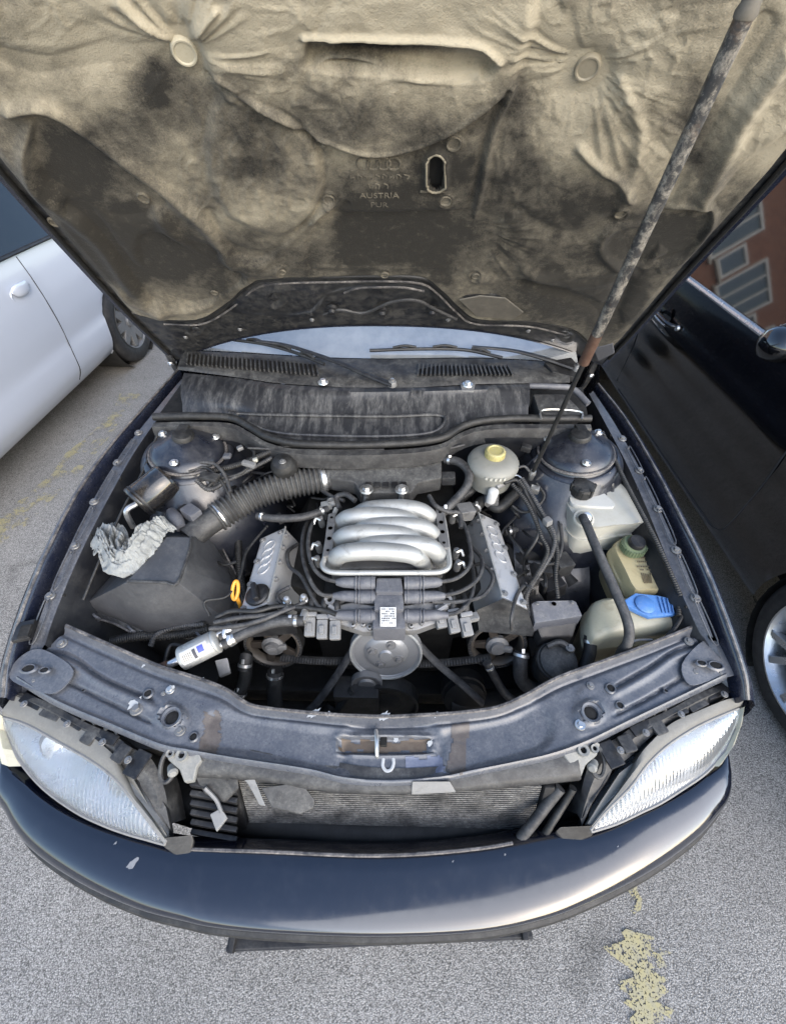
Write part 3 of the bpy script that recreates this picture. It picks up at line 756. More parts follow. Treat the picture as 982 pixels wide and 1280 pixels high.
# inner side panels, clips and the plastic works behind the lamps
def panel(px, mat, parent, name, depth=.02, bevel=.004): return part(name, slab(WL(px), depth), mat, parent, bevel=bevel)
panel([(147, 958, .675), (166, 972, .67), (188, 1010, .64), (210, 1046, .615), (203, 1050, .612), (176, 1012, .64), (152, 982, .668)], m_housing, hlL, 'side_trim')
panel([(168, 962, .67), (190, 975, .66), (208, 1010, .635), (214, 1040, .615), (196, 1014, .635), (176, 985, .655)], m_plastic_d, hlL, 'side_bracket')
panel([(792, 952, .675), (774, 966, .67), (750, 1002, .64), (733, 1030, .615), (741, 1034, .612), (766, 1004, .64), (788, 972, .668)], m_housing, hlR, 'side_trim')
panel([(772, 948, .67), (752, 964, .66), (735, 1000, .635), (728, 1024, .615), (740, 1004, .635), (760, 975, .655)], m_plastic_d, hlR, 'side_bracket')
def lampworks(sg, parent):
    X = (lambda x: x) if sg < 0 else (lambda x: 935 - x)
    q = lambda x, y, z: (X(x), y - (0 if sg < 0 else 12), z)
    back = [q(26, 866, .70), q(60, 878, .705), q(100, 900, .705), q(140, 918, .70), q(165, 935, .69), q(190, 950, .675), q(205, 985, .65), q(214, 1030, .60)]
    front = [q(16, 876, .685), q(50, 892, .69), q(90, 912, .69), q(125, 936, .69), q(150, 960, .675), q(172, 975, .665), q(190, 1005, .64), q(208, 1045, .60)]
    A, B_ = spline(WL(back), 4), spline(WL(front), 4)
    part('lamp_housing', grid([[a + Vector((0, .02, -.07)), a, a.lerp(b, .5) + Vector((0, 0, .008)), b, b + Vector((0, 0, -.06))] for a, b in zip(A, B_)]), m_plastic_d, parent, fix=False)
    for i, (x, y, wx, wy, h) in enumerate([(40, 877, .06, .022, .006), (66, 890, .05, .030, .005), (92, 902, .06, .020, .008), (112, 922, .03, .028, .010), (134, 922, .05, .022, .007), (152, 942, .03, .035, .010), (172, 955, .035, .05, .006)]):
        P = W(*q(x, y, .70)); d = Vector((1, sg * .35 + .08 * math.sin(i * 2.1), 0))
        b_ = part('clip', box(P + Vector((0, 0, .0)), (wx, wy, h), X=d), m_plastic_d if i % 2 else m_plastic, parent, bevel=.004)
    for x, y in ((30, 880), (84, 905), (128, 928), (160, 950)): bolt(W(*q(x, y, .712)), parent, .7)
    for x, y in ((112, 903), (140, 915)): part('adjuster', tube(WL([q(x - 8, y - 4, .716), q(x, y - 7, .722), q(x + 8, y + 2, .716)]), .005, 8), m_plastic, parent)
lampworks(-1, hlL); lampworks(1, hlR)
panel([(196, 1048, .622), (240, 1044, .612), (242, 1052, .60), (236, 1075, .575), (228, 1077, .575), (205, 1060, .60)], m_plastic, hlL, 'corner_bracket', .012)
panel([(746, 1032, .622), (700, 1034, .612), (694, 1040, .60), (706, 1054, .575), (714, 1056, .575), (740, 1045, .60)], m_plastic, hlR, 'corner_bracket', .012)

# ---- lock carrier (slam panel): a stamped sheet across the front
CR = [((86, 784), (20, 850), .762, .742), ((140, 808), (70, 880), .757, .738), ((200, 834), (140, 910), .752, .735), ((250, 850), (198, 934), .748, .732), ((285, 864), (232, 941), .742, .728), ((312, 882), (258, 945), .734, .722), ((340, 888), (300, 952), .730, .716), ((390, 893), (385, 965), .728, .710), ((430, 896), (430, 976), .726, .706), ((480, 897), (480, 979), .726, .705), ((540, 895), (545, 976), .726, .706), ((580, 892), (578, 969), .728, .710), ((620, 886), (640, 957), .730, .716), ((655, 871), (690, 946), .736, .722), ((695, 849), (735, 930), .745, .730), ((750, 829), (790, 903), .750, .734), ((810, 807), (850, 874), .756, .738), ((866, 784), (908, 846), .762, .742)]
A = spline([W(*a, z) for a, b, z, _ in CR], 12); B_ = spline([W(*b, z) for a, b, _, z in CR], 12)
NW = 54; ws = np.linspace(0, 1, NW)
G = np.array([[list(a.lerp(b, float(w))) for w in ws] for a, b in zip(A, B_)])
px, py = proj(G)
wgt = np.broadcast_to(ws, px.shape)
h = np.zeros(px.shape)
h += .010 * np.exp(-((wgt - .035) / .035) ** 2) - .006 * np.exp(-((wgt - .13) / .04) ** 2) + .006 * np.exp(-((wgt - .965) / .03) ** 2)
def groove(pts, amp, wd): 
    global h
    h = h + amp * np.exp(-(pl_dist(px, py, curve2(pts)) / wd) ** 2)
for pts in ([(52, 817), (75, 816), (96, 824), (130, 848), (190, 874)], [(85, 853), (140, 880), (188, 903)], [(872, 806), (845, 812), (815, 832), (770, 858)], [(852, 848), (800, 878), (770, 893)]): groove(pts, -.008, 2.6)
for pts in ([(60, 826), (90, 832), (130, 857), (190, 884)], [(865, 815), (840, 823), (812, 843), (768, 868)]): groove(pts, .006, 5)
def pl(poly, amp, soft):
    global h
    h = h + amp * plateau(px, py, curve2(poly, 4, True), soft)
pl([(262, 893), (300, 896), (385, 910), (425, 918), (428, 962), (380, 956), (300, 940), (255, 932)], -.008, 7)
pl([(552, 918), (585, 908), (640, 896), (672, 880), (690, 905), (676, 935), (600, 958), (556, 966)], -.008, 7)
pl([(438, 908), (540, 907), (543, 966), (438, 968)], -.011, 6)
pl([(418, 920), (432, 916), (528, 916), (540, 922), (540, 938), (528, 943), (432, 943), (420, 938)], .005, 4)
pl([(422, 925), (432, 921), (528, 921), (537, 926), (537, 935), (528, 940), (432, 940), (424, 936)], -.012, 3)
for x, y, r in ((215, 897, 15), (738, 891, 15)): h = h + .006 * np.exp(-((np.hypot(px - x, (py - y) * 1.1) - r) / 3.5) ** 2) - .006 * (np.hypot(px - x, (py - y) * 1.1) < r - 2)
pl([(170, 872), (198, 868), (232, 892), (236, 922), (205, 926), (180, 905)], .003, 5)
pl([(722, 866), (756, 850), (784, 872), (786, 893), (752, 915), (718, 918)], .003, 5)
h += .0012 * (fbm(px / 26, py / 26, 3) - .5)
G[..., 2] += h
rows = [[Vector(p) for p in r] + [Vector(r[-1]) + Vector((0, -.004, -.006)), Vector(r[-1]) + Vector((0, -.002, -.03))] for r in G]
rows = [[r[0] + Vector((0, .003, -.05)), r[0] + Vector((0, .002, -.004))] + r for r in rows]
car_ = part('lock_carrier', grid(rows), m_carrier, car, fix=False, ang=50)
carrier = car_
def cz(x, y):       # height of the carrier surface under a photo pixel
    d = (px - x) ** 2 + (py - y) ** 2; i = np.unravel_index(np.argmin(d), d.shape); return Vector(G[i])
part('rear_edge', tube([Vector(G[i, 1]) + Vector((0, .002, .001)) for i in range(0, len(G), 2)], .0042, 6, 1), m_edge, carrier)
def hole(x, y, s=1.0, sy=1.0, rim=True, off=.0015):
    P = cz(x, y) + Vector((0, 0, off)); o = inst('hole', hole_me, P, carrier, None, (s, s * sy, 1))
    if rim: inst('hole_rim', ring_me, P, carrier, None, (s, s * sy, 1))
for x, y, s in ((185, 866, .75), (242, 921, .7), (37, 835, 1.0), (57, 836, .65), (70, 848, .7), (762, 862, .8), (773, 883, .65), (876, 829, .7), (893, 833, .95), (830, 864, .35), (104, 864, .3)): hole(x, y, s)
for x, y in ((215, 897), (738, 891)):
    P = cz(x, y)
    part('collar', lathe([(.013, -.002), (.015, .006), (.020, .008), (.024, .004), (.026, -.004)], P + Vector((0, 0, .004)), (0, -.1, 1), 28, cap=False), m_carrier, carrier)
    inst('hole', hole_me, P + Vector((0, 0, .0045)), carrier, None, (1.35, 1.2, 1))
    part('collar_tab', slab([P + Vector((sx * .001 + .016, dy, .008)) for sx, dy in ((1, -.012), (18, 0), (1, .012))], .003), m_alu_d, carrier)
for x, y, s, br in ((173, 888, 1.3, 0), (211, 862, .9, 1), (227, 914, 1.0, 0), (43, 851, .8, 0), (77, 803, 1.1, 0), (738, 858, .8, 0), (724, 908, 1.05, 1), (865, 842, 1.1, 0), (862, 801, 1.0, 0), (900, 842, .7, 0), (205, 868, .5, 0)): bolt(cz(x, y) + Vector((0, 0, .001)), carrier, s, bright=bool(br))
for i, (x, y, r) in enumerate([(168, 880, .012), (214, 862, .008), (395, 893, .012), (478, 893, .011), (410, 893, .006), (545, 890, .007), (330, 886, .004), (352, 888, .004), (180, 833, .004), (280, 862, .004), (640, 877, .004), (665, 866, .005), (720, 840, .003), (252, 850, .004), (495, 921, .006), (537, 928, .006)]): chip(cz(x, y) + Vector((0, 0, .003)), UPZ, r * .8, m_label, carrier, seed=40 + i)
m_brown = MAT('old_brown_residue', (.075, .063, .056), .42, dust=(.17, .155, .14), damt=.6, dscale=26, stain=(.045, .045, .05), samt=.8, sscale=30)
def residue(pts, name, mat):
    i = [cz(*p) + Vector((0, 0, .0022)) for p in pts]; n = len(i) // 2
    part(name, grid([[i[k], i[k].lerp(i[-1 - k], .5) + Vector((0, 0, .001)), i[-1 - k]] for k in range(n)]), mat, carrier, fix=False)
def residue_patch(poly, mat, off=.0015, thr=.05, seed=0):   # a stained skin that follows the stamped surface
    sel = plateau(px, py, poly, 16) * (.35 + 1.3 * fbm(px / 6, py / 11, seed, 3)) > .42
    V, F_, idx = [], [], {}
    for i in range(sel.shape[0] - 1):
        for j in range(sel.shape[1] - 1):
            if sel[i, j] and sel[i + 1, j] and sel[i, j + 1] and sel[i + 1, j + 1]:
                q = []
                for a, b in ((i, j), (i + 1, j), (i + 1, j + 1), (i, j + 1)):
                    if (a, b) not in idx: idx[(a, b)] = len(V); V.append(Vector(G[a, b]) + Vector((0, 0, off)))
                    q.append(idx[(a, b)])
                F_.append(tuple(q))
    if F_: part('stain', (V, F_), mat, carrier, fix=False)
residue_patch([(254, 888), (276, 890), (272, 945), (250, 940)], m_brown, seed=5)
residue_patch([(564, 906), (588, 903), (584, 968), (560, 966)], m_brown, seed=8)
m_latch_in = MAT('rusty_latch_plate', (.10, .075, .055), .6, .3, dust=(.2, .17, .13), damt=.6, dscale=30)
residue_patch([(424, 923), (536, 923), (536, 938), (424, 938)], m_latch_in, .001, seed=9)
lp = cz(470, 926)
part('latch_loop', tube([lp + Vector((-.002, .022, .0)), lp + Vector((-.003, .020, .016)), lp + Vector((0, 0, .022)), lp + Vector((.001, -.024, .014)), lp + Vector((.001, -.026, -.004))], .0042, 8), m_steel, carrier)
part('latch_hook', box(lp + Vector((.014, .004, .004)), (.014, .02, .012)), m_void, carrier, bevel=.002)
# chalk-like letter U left on the pan
cu = cz(487, 955)
part('chalk_mark', tube([cu + Vector((-.010, .012, .002)), cu + Vector((-.011, -.002, .002)), cu + Vector((-.004, -.011, .002)), cu + Vector((.006, -.009, .002)), cu + Vector((.011, .002, .002)), cu + Vector((.010, .014, .002))], .0032, 6, flat=.3), m_label, carrier)
m_bluepatch = MAT('blue_touch_up_paint', (.095, .112, .165), .35, dust=(.24, .25, .28), damt=.6)
residue_patch([(506, 944), (553, 944), (556, 966), (504, 967)], m_bluepatch, .0012, seed=12)
# ends bolted to the wings
for pts in ([(18, 828, .752), (40, 812, .762), (62, 815, .765), (92, 838, .758), (70, 866, .75), (40, 862, .745), (12, 848, .745)], [(918, 828, .752), (902, 806, .762), (880, 800, .765), (852, 830, .758), (862, 856, .75), (890, 850, .745), (922, 842, .745)]):
    part('end_plate', slab(spline(WL(pts), 4, True), .005), m_carrier, carrier, bevel=.0015)
for x, y, s in ((36, 836, 1.0), (56, 838, .7), (876, 829, .7), (894, 832, 1.0)):
    P = W(x, y, .764); inst('hole', hole_me, P, carrier, None, (s * 1.3, s * .8, 1)); inst('hole_rim', ring_me, P, carrier, None, (s * 1.3, s * .8, 1))
bf = part('rubber_buffer', box(W(31, 789, .79), (.038, .05, .014), X=(1, .3, 0)), m_plastic, carrier, bevel=.004)
part('buffer_recess', box(W(31, 789, .7985), (.022, .032, .004), X=(1, .3, 0)), m_void, carrier)

# ---- air guide strip, radiator and the things in front of it
gt = [(238, 940, .715), (300, 953, .708), (400, 971, .70), (480, 982, .697), (570, 978, .70), (640, 966, .706), (724, 960, .712)]
gb = [(243, 972, .685), (320, 977, .682), (400, 990, .675), (480, 994, .672), (570, 990, .675), (640, 985, .68), (724, 976, .685)]
A, B_ = spline(WL(gt), 6), spline(WL(gb), 6)
guide = part('air_guide', grid([[a + Vector((0, .03, .004)), a + Vector((0, .004, .004)), a, a.lerp(b, .3) + Vector((0, -.004, .006)), a.lerp(b, .7) + Vector((0, -.005, .006)), b, b + Vector((0, .006, -.012)), b + Vector((0, .03, -.014))] for a, b in zip(A, B_)]), m_plastic_d, car, fix=False, ang=60)
part('guide_flap', slab(WL([(515, 977, .712), (562, 977, .712), (570, 990, .69), (514, 993, .69)]), .006), m_grey, guide, bevel=.003)
m_core = MAT('dusty_radiator_core', (.05, .05, .05), .6, .4, dust=(.30, .29, .27), damt=.95, dscale=9, lo=.3, hi=.6, up=False, bump=.6, bscale=500)
xr0, xr1 = W(288, 990, .66).x, W(684, 990, .66).x
RT, RB = Vector((0, .238, .668)), Vector((0, .135, .36))
rdn = (RB - RT).normalized(); rn = Vector((0, rdn.z, -rdn.y)); rn = rn if rn.y < 0 else -rn
rl_ = (RB - RT).length
def rp(x, s, o=0): return Vector((x, 0, 0)) + RT + rdn * s + rn * o
xm = (xr0 + xr1) / 2; wx = xr1 - xr0
rad = part('radiator', box(rp(xm, rl_ / 2, -.03), (wx, rl_, .03), Y=rdn), m_dark, car)
fins = []; s_ = .012
while s_ < rl_ - .01:
    fins.append(box(rp(xm, s_), (wx - .02, .0034, .014), Y=rdn)); s_ += .0072
part('core_tubes', J(*fins), m_core, rad, smooth=False)['kind'] = 'stuff'
zz = []; n = 150
for r in range(int(rl_ / .0072) - 2):
    c_ = .0156 + r * .0072
    zz.append(grid([[rp(xr0 + .012 + (wx - .024) * k / n, c_ + (.0018 if k % 2 else -.0018), .003), rp(xr0 + .012 + (wx - .024) * k / n, c_ + (.0018 if k % 2 else -.0018), -.006)] for k in range(n + 1)]))
part('fins', J(*zz), m_core, rad, smooth=False, fix=False)['kind'] = 'stuff'
part('top_tank', tube([rp(xr0 - .02, -.012, -.01), rp(xr1 + .02, -.012, -.01)], .017, 12), m_plastic_d, rad)
for x in (xr0 - .004, xr1 + .004): part('end_tank', box(rp(x, rl_ / 2, -.005), (.022, rl_, .04), Y=rdn), m_plastic, rad, bevel=.005)
part('lower_rail', tube([(-.42, .19, .30), (0, .165, .28), (.42, .19, .30)], .022, 10), m_plastic_d, rad)
part('air_duct', slab(WL([(240, 966, .68), (296, 962, .69), (298, 985, .66), (280, 1003, .63), (255, 992, .64)]), .01), m_plastic_d, guide, bevel=.004)
part('air_duct', slab(WL([(326, 985, .685), (376, 978, .69), (394, 1000, .665), (392, 1010, .66), (375, 1018, .655), (340, 1010, .66)]), .008), m_plastic_d, guide, bevel=.004)
part('torn_strap', slab(WL([(292, 962, .69), (318, 974, .69), (332, 1008, .65), (324, 1006, .65), (310, 980, .68)]), .004), m_grey, guide, bevel=.001)
part('wire_tag', slab(WL([(262, 1018, .62), (276, 1010, .63), (284, 1022, .62), (270, 1040, .61)]), .01), m_grey, guide, bevel=.003)
part('tag_lead', tube(WL([(256, 985, .66), (270, 1000, .64), (277, 1016, .628)]), .004, 6), m_grey, guide)
for k in range(6):
    part('shutter_slat', box(W(268, 985 + k * 12, .64 - k * .02), (.10, .010, .022), X=(1, -.1, -.15)), m_plastic, guide, bevel=.002)
part('bumper_beam', tube([(-.72, .36, .46), (-.5, .24, .46), (0, .17, .46), (.5, .24, .46), (.72, .36, .46)], .05, 12), m_dark, car)
for x, y in ((-.50, .30), (.52, .32)): part('slam_support', box((x, y, .40), (.18, .05, .55)), m_dark, car, bevel=.01)
# corner brackets of pale cast plastic at the ends of the carrier dip
m_cast = MAT('pale_dusty_bracket', (.16, .16, .15), .6, dust=(.30, .295, .27), damt=.8, dscale=16, lo=.34, hi=.6)
for sgn, X_ in ((-1, lambda x: x), (1, lambda x: 956 - x)):
    dy = 0 if sgn < 0 else -6
    br = part('support_bracket', slab(WL([(X_(x), y + dy, z) for x, y, z in ((206, 936, .722), (216, 930, .726), (232, 934, .728), (247, 938, .728), (252, 950, .722), (246, 958, .716), (242, 976, .695), (230, 978, .690), (224, 962, .708), (210, 950, .714))]), .014), m_cast, car, bevel=.003)
    for x, y, r in ((228, 944, .013), (214, 942, .009)):
        c_ = W(X_(x), y + dy, .724); part('bracket_eye', lathe([(r * .45, .001), (r * .5, .006), (r * .9, .007), (r, 0)], c_, (0, -.2, 1), 20, cap=False), m_cast, br); part('eye_hole', lathe([(.0001, .001), (r * .45, .001)], c_ + Vector((0, 0, .001)), (0, -.2, 1), 14), m_void, br)
    P = W(X_(210), 958 + dy, .69)
    part('cable_loop', tube([P + Vector((math.cos(a) * .015, math.sin(a) * .026, math.sin(a) * .012)) for a in np.linspace(0, 2 * math.pi, 14, endpoint=False)], .005, 8, 2, closed=True), m_plastic_d, br)
    part('latch_peg', lathe([(.010, -.012), (.010, .006), (.006, .010), (.001, .010)], W(X_(216), 964 + dy, .70), (-sgn * .5, -.7, .5), 14), m_cast, br)
part('tow_hose', tube(WL([(700, 985, .66), (684, 1005, .63), (665, 1030, .60), (650, 1048, .57)]), .011, 10), m_hose, guide)
part('tow_hose', tube(WL([(716, 985, .66), (706, 1002, .63), (690, 1028, .60), (676, 1050, .56)]), .008, 10), m_rubber, guide)

# ---- front wings (fenders) with the stamped flange and bolts
def wing(outer, inner, sg):
    O1, I1 = spline([W(*p) for p in outer], 8), spline([W(*p) for p in inner], 8)
    n = len(O1); rows = []; I1 = [I1[int(round(i * (len(I1) - 1) / (n - 1)))] for i in range(n)]
    fl = []
    for i, (o, q) in enumerate(zip(O1, I1)):
        o = o.copy(); q = q.copy()
        mid = q.lerp(o, .48)
        gut = q.lerp(o, .62) + Vector((0, 0, -.045)); g2 = q.lerp(o, .88) + Vector((0, 0, -.05))
        fl.append([q + Vector((0, 0, -.05)), q, q.lerp(o, .07), q.lerp(o, .10) + Vector((0, 0, -.006)), q.lerp(o, .16) + Vector((0, 0, -.006)), mid + Vector((0, 0, -.007)), q.lerp(o, .53) + Vector((0, 0, -.014)), gut, g2])
        e = Vector((sg, 0, 0))
        rows.append([g2 + Vector((0, 0, -.01)), o + Vector((-sg * .010, 0, -.018)), o + Vector((-sg * .008, 0, -.002)), o + Vector((-sg * .003, 0, .001)), o + e * .004, o + e * .016 + Vector((0, 0, -.008)), o + e * .032 + Vector((0, 0, -.03)), o + e * .046 + Vector((0, 0, -.08)), o + e * .05 + Vector((0, 0, -.16)), o + e * .045 + Vector((0, 0, -.26)), o + e * .035 + Vector((0, 0, -.36))])
    w_ = part('wing', grid(rows), m_fender, car, fix=False, ang=60)
    part('flange', grid(fl), m_flange, w_, fix=False, ang=50)
    part('worn_edge', tube([r[3] + Vector((0, 0, .001)) for r in rows], .0035, 6, 1), m_edge, w_)
    return w_, fl
wl, flL = wing([(222, 462, .935), (180, 508, .93), (135, 560, .915), (95, 618, .89), (60, 685, .855), (30, 755, .81), (8, 825, .765), (2, 872, .725)], [(230, 480, .93), (198, 522, .925), (168, 565, .905), (138, 618, .88), (112, 668, .85), (87, 722, .815), (66, 775, .78), (56, 806, .768)], -1)
wr, flR = wing([(748, 480, .935), (781, 522, .93), (815, 578, .915), (848, 640, .89), (880, 705, .857), (908, 775, .815), (930, 840, .765), (935, 875, .725)], [(736, 492, .93), (758, 532, .925), (783, 580, .905), (806, 630, .88), (828, 685, .85), (850, 738, .815), (872, 786, .78), (882, 802, .768)], 1)
def flange_pt(fl, x, y):
    best = None
    for i, r in enumerate(fl):
        for t in (.2, .5, .8):
            q = r[4].lerp(r[5], t); a = proj([q]); d = (a[0][0] - x) ** 2 + (a[1][0] - y) ** 2
            if best is None or d < best[0]: best = (d, q, fl[min(i + 1, len(fl) - 1)][4] - fl[max(i - 1, 0)][4])
    return best[1], best[2].normalized()
slot_me = rawmesh('slot_bead', J(tube([(0, -.042, .001), (0, -.045, .004), (.007, -.045, .004), (.007, .045, .004), (-.007, .045, .004), (-.007, -.045, .004), (0, -.045, .004)], .0016, 6, 3)), m_flange)
for fl, wg, bl in ((flL, wl, ((170, 540), (145, 579), (120, 630), (93, 685), (64, 747))), (flR, wr, ((778, 546), (799, 587), (821, 635), (846, 688), (870, 747)))):
    for x, y in bl:
        q, d = flange_pt(fl, x, y); bolt(q, wg, 1.15)
        q2, d = flange_pt(fl, (x + (-12 if wg is wl else 12)), y + 26)
        o = inst('stamped_slot', slot_me, q2 + Vector((0, 0, .001)), wg, Vector((0, .1, 1))); o.rotation_quaternion = d.to_track_quat('Y', 'Z')
    for i in range(10, len(fl) - 4, 11): part('flange_notch', box(fl[i][1] + Vector((0, 0, -.004)), (.008, .006, .006), Y=(fl[i + 1][1] - fl[i][1])), m_void, wg)
part('drain_hole', lathe([(.001, .001), (.008, .001)], flange_pt(flR, 889, 796)[0] + Vector((0, 0, .001)), n=16), m_void, wr)

# ---- engine bay box: inner walls, floor, bulkhead
def wall(fl, sg):
    rows = []
    for r in fl:
        q = r[1]; rows.append([q + Vector((0, 0, -.002)), q + Vector((-sg * .012, 0, -.03)), q + Vector((-sg * .03, 0, -.12)), q + Vector((-sg * .10, 0, -.22)), q + Vector((-sg * .13, 0, -.40)), Vector((q.x - sg * .16, q.y, .22))])
    return grid(rows)
bay = part('engine_bay', J(wall(flL, -1), wall(flR, 1), grid([[(-.8, .28, .2), (.8, .28, .2)], [(-.8, 1.5, .2), (.8, 1.5, .2)]]), grid([[(-.66, 1.10, .2), (.66, 1.10, .2)], [(-.66, 1.10, .6), (.66, 1.10, .6)], [(-.66, 1.06, .88), (.66, 1.06, .88)], [(-.60, 1.06, .94), (.60, 1.06, .94)]])), m_wall, car, fix=False, ang=50)
for x in (-.50, .50): part('frame_rail', box((x, .70, .42), (.10, .9, .14)), m_dark, bay, bevel=.012)
for y in (.62, .95): part('cross_member', box((0, y, .27), (1.05, .14, .09)), m_dark, bay, bevel=.02)

# ---- strut towers
def tower(cx, cy, sg):
    c = W(cx, cy, .945)
    prof = [(.150, -.30), (.142, -.10), (.134, -.055), (.122, -.034), (.112, -.030), (.108, -.034), (.104, -.028), (.098, -.012), (.090, -.004), (.080, .002), (.062, .010), (.045, .022), (.030, .028), (.001, .029)]
    t = part('strut_tower', lathe(prof, c, (-sg * .12, -.05, 1), 48), m_bay, car, ang=50)
    part('bearing_cap', lathe([(.030, .018), (.030, .036), (.026, .042), (.001, .044)], c + Vector((0, .0, .0)), (-sg * .12, -.05, 1), 24), m_rubber, t)
    part('cap_tab', box(c + Vector((sg * .004, .028, .038)), (.03, .03, .012)), m_rubber, t, bevel=.004)
    part('seam_ring', tube([c + Vector((math.cos(a) * .104, math.sin(a) * .104, -.024 + math.cos(a) * .104 * sg * .12)) for a in np.linspace(0, 2 * math.pi, 40, endpoint=False)], .0045, 6, 1, closed=True), m_edge, t)
    for a in (.6, 2.7, 4.7): bolt(c + Vector((math.cos(a) * .085, math.sin(a) * .085, .002 + math.cos(a) * .085 * sg * .12)), t, 1.2, bright=True)
    for k in range(3):
        a = 1.2 + k * 2.1
        part('tower_rib', tube([c + Vector((math.cos(a) * .11, math.sin(a) * .11, -.03)), c + Vector((math.cos(a) * .14, math.sin(a) * .14, -.08)), c + Vector((math.cos(a) * .155, math.sin(a) * .155, -.2))], .008, 8), m_bay, t)
    return c, t
cL, twL = tower(232, 556, -1)
cR, twR = tower(722, 556, 1)
for sg, c, t in ((-1, cL, twL), (1, cR, twR)):     # pressed inner wing flaring out under the tower
    rows = []
    for k, a in enumerate(np.linspace(-.5, math.pi + .9, 28)):
        d = Vector((-sg * math.sin(a) * 1.0, -math.cos(a) * (-1 if True else 1), 0)); d = Vector((-sg * math.sin(a), -math.cos(a), 0))
        rows.append([c + d * r + Vector((0, 0, z + .012 * (float(vnoise(k * .35, r * 9, 5)) - .5))) for r, z in ((.128, -.045), (.145, -.075), (.16, -.10), (.18, -.125), (.21, -.165), (.235, -.24), (.25, -.36))])
    part('inner_wing', grid(rows), m_bay, t, fix=False, ang=60)
# ---- cowl: seal, rain tray, grille, screen, wipers
seal_px = [(192, 521, .985), (240, 520, .985), (288, 522, .98), (312, 533, .972), (335, 546, .966), (370, 554, .962), (430, 556, .96), (480, 555, .96), (525, 552, .962), (555, 546, .966), (575, 534, .972), (600, 526, .98), (640, 523, .982), (690, 523, .985), (738, 523, .985)]
cowl = part('bulkhead_seal', tube(WL(seal_px), .0115, 10), m_rubber, car)
part('bulkhead_flange', grid([[p + Vector((0, -.012, -.012)), p + Vector((0, -.028, -.016)), p + Vector((0, -.032, -.03)), p + Vector((0, -.034, -.06))] for p in spline(WL(seal_px), 5)]), m_plastic_d, cowl, fix=False)
xs = np.linspace(0, 1, 70)
def crow(pts): return [p for p in spline(WL(pts), 69)]
def resample(C, n):
    acc = [0]
    for a, b in zip(C, C[1:]): acc.append(acc[-1] + (b - a).length)
    out = []
    for s in np.linspace(0, acc[-1], n):
        k = min(max(int(np.searchsorted(acc, s)) - 1, 0), len(C) - 2); f = (s - acc[k]) / max(acc[k + 1] - acc[k], 1e-9); out.append(C[k].lerp(C[k + 1], f))
    return out
def rs(pts, n=80): return resample(spline(WL(pts), 10), n)
tray_rows = [rs(p) for p in (
    [(228, 518, .965), (290, 522, .965), (335, 547, .955), (430, 556, .952), (525, 552, .955), (575, 534, .96), (660, 523, .965)],
    [(228, 512, .972), (296, 516, .972), (335, 531, .966), (430, 534, .964), (525, 532, .966), (575, 524, .972), (660, 518, .972)],
    [(228, 505, .985), (300, 513, .982), (340, 518, .978), (430, 519, .976), (525, 518, .978), (575, 514, .98), (660, 510, .985)],
    [(226, 495, .998), (300, 506, .995), (350, 508, .992), (430, 508, .99), (525, 508, .992), (585, 505, .995), (662, 502, .998)],
    [(226, 482, 1.008), (300, 490, 1.008), (350, 494, 1.008), (430, 496, 1.006), (525, 495, 1.006), (590, 492, 1.008), (662, 490, 1.008)],
    [(228, 472, 1.014), (300, 480, 1.016), (350, 487, 1.018), (430, 490, 1.018), (525, 489, 1.018), (600, 487, 1.018), (662, 486, 1.014)],
    [(230, 466, 1.008), (300, 473, 1.010), (350, 480, 1.012), (430, 484, 1.010), (525, 484, 1.010), (600, 481, 1.010), (662, 478, 1.008)])]
tr = spline  # keep name short
m_tray = MAT('chalky_rain_tray', (.020, .021, .024), .42, dust=(.21, .208, .20), damt=.8, dscale=14, lo=.42, hi=.66, up=False, stain=(.022, .022, .024), samt=.8, sscale=24, stretch=(1.6, .35, .5))
tray = part('rain_tray', grid([[Vector(p) for p in r] for r in zip(*[[p for p in row] for row in tray_rows])]), m_tray, car, fix=False, ang=70)
tp = [(296, 518, .984), (340, 519, .981), (480, 521, .979), (540, 519, .981), (556, 524, .976), (540, 541, .965), (480, 546, .961), (400, 545, .962), (345, 541, .965), (310, 529, .976)]
part('tray_bead', tube([p + Vector((0, 0, .002)) for p in WL(tp)], .005, 8, 5, closed=True), m_tray, tray)
cow_rows = [rs(p) for p in (
    [(222, 462, 1.012), (300, 472, 1.014), (350, 479, 1.014), (430, 484, 1.010), (480, 487, 1.0), (525, 484, 1.010), (600, 480, 1.012), (712, 478, 1.012)],
    [(222, 458, 1.022), (300, 466, 1.024), (400, 474, 1.024), (480, 477, 1.022), (600, 474, 1.024), (712, 470, 1.022)],
    [(226, 446, 1.024), (300, 452, 1.028), (400, 459, 1.030), (480, 461, 1.030), (600, 460, 1.030), (716, 462, 1.024)],
    [(232, 438, 1.022), (300, 441, 1.03), (400, 447, 1.034), (480, 449, 1.034), (600, 448, 1.034), (722, 454, 1.024)])]
cw = part('cowl_panel', grid([list(r) for r in zip(*cow_rows)]), m_plastic_d, car, fix=False, ang=60)
def louvre(p0, p1, q0, q1, n):      # dark opening with separate slats
    a0, a1, b0, b1 = W(*p0, 1.030), W(*p1, 1.032), W(*q0, 1.027), W(*q1, 1.029)
    part('vent_opening', grid([[a0.lerp(a1, k / 20) + UPZ * .0012, b0.lerp(b1, k / 20) + UPZ * .0012] for k in range(21)]), m_void, cw, fix=False)
    for k in range(n + 1):
        t = k / n; A_, B2 = a0.lerp(a1, t), b0.lerp(b1, t); d = (B2 - A_)
        part('vent_slat', box((A_ + B2) / 2 + UPZ * .004, (d.length * 1.04, .0052, .008), X=d, Y=(a1 - a0)), m_plastic_d, cw, smooth=False)
louvre((236, 443), (395, 456), (234, 456), (398, 470), 30)
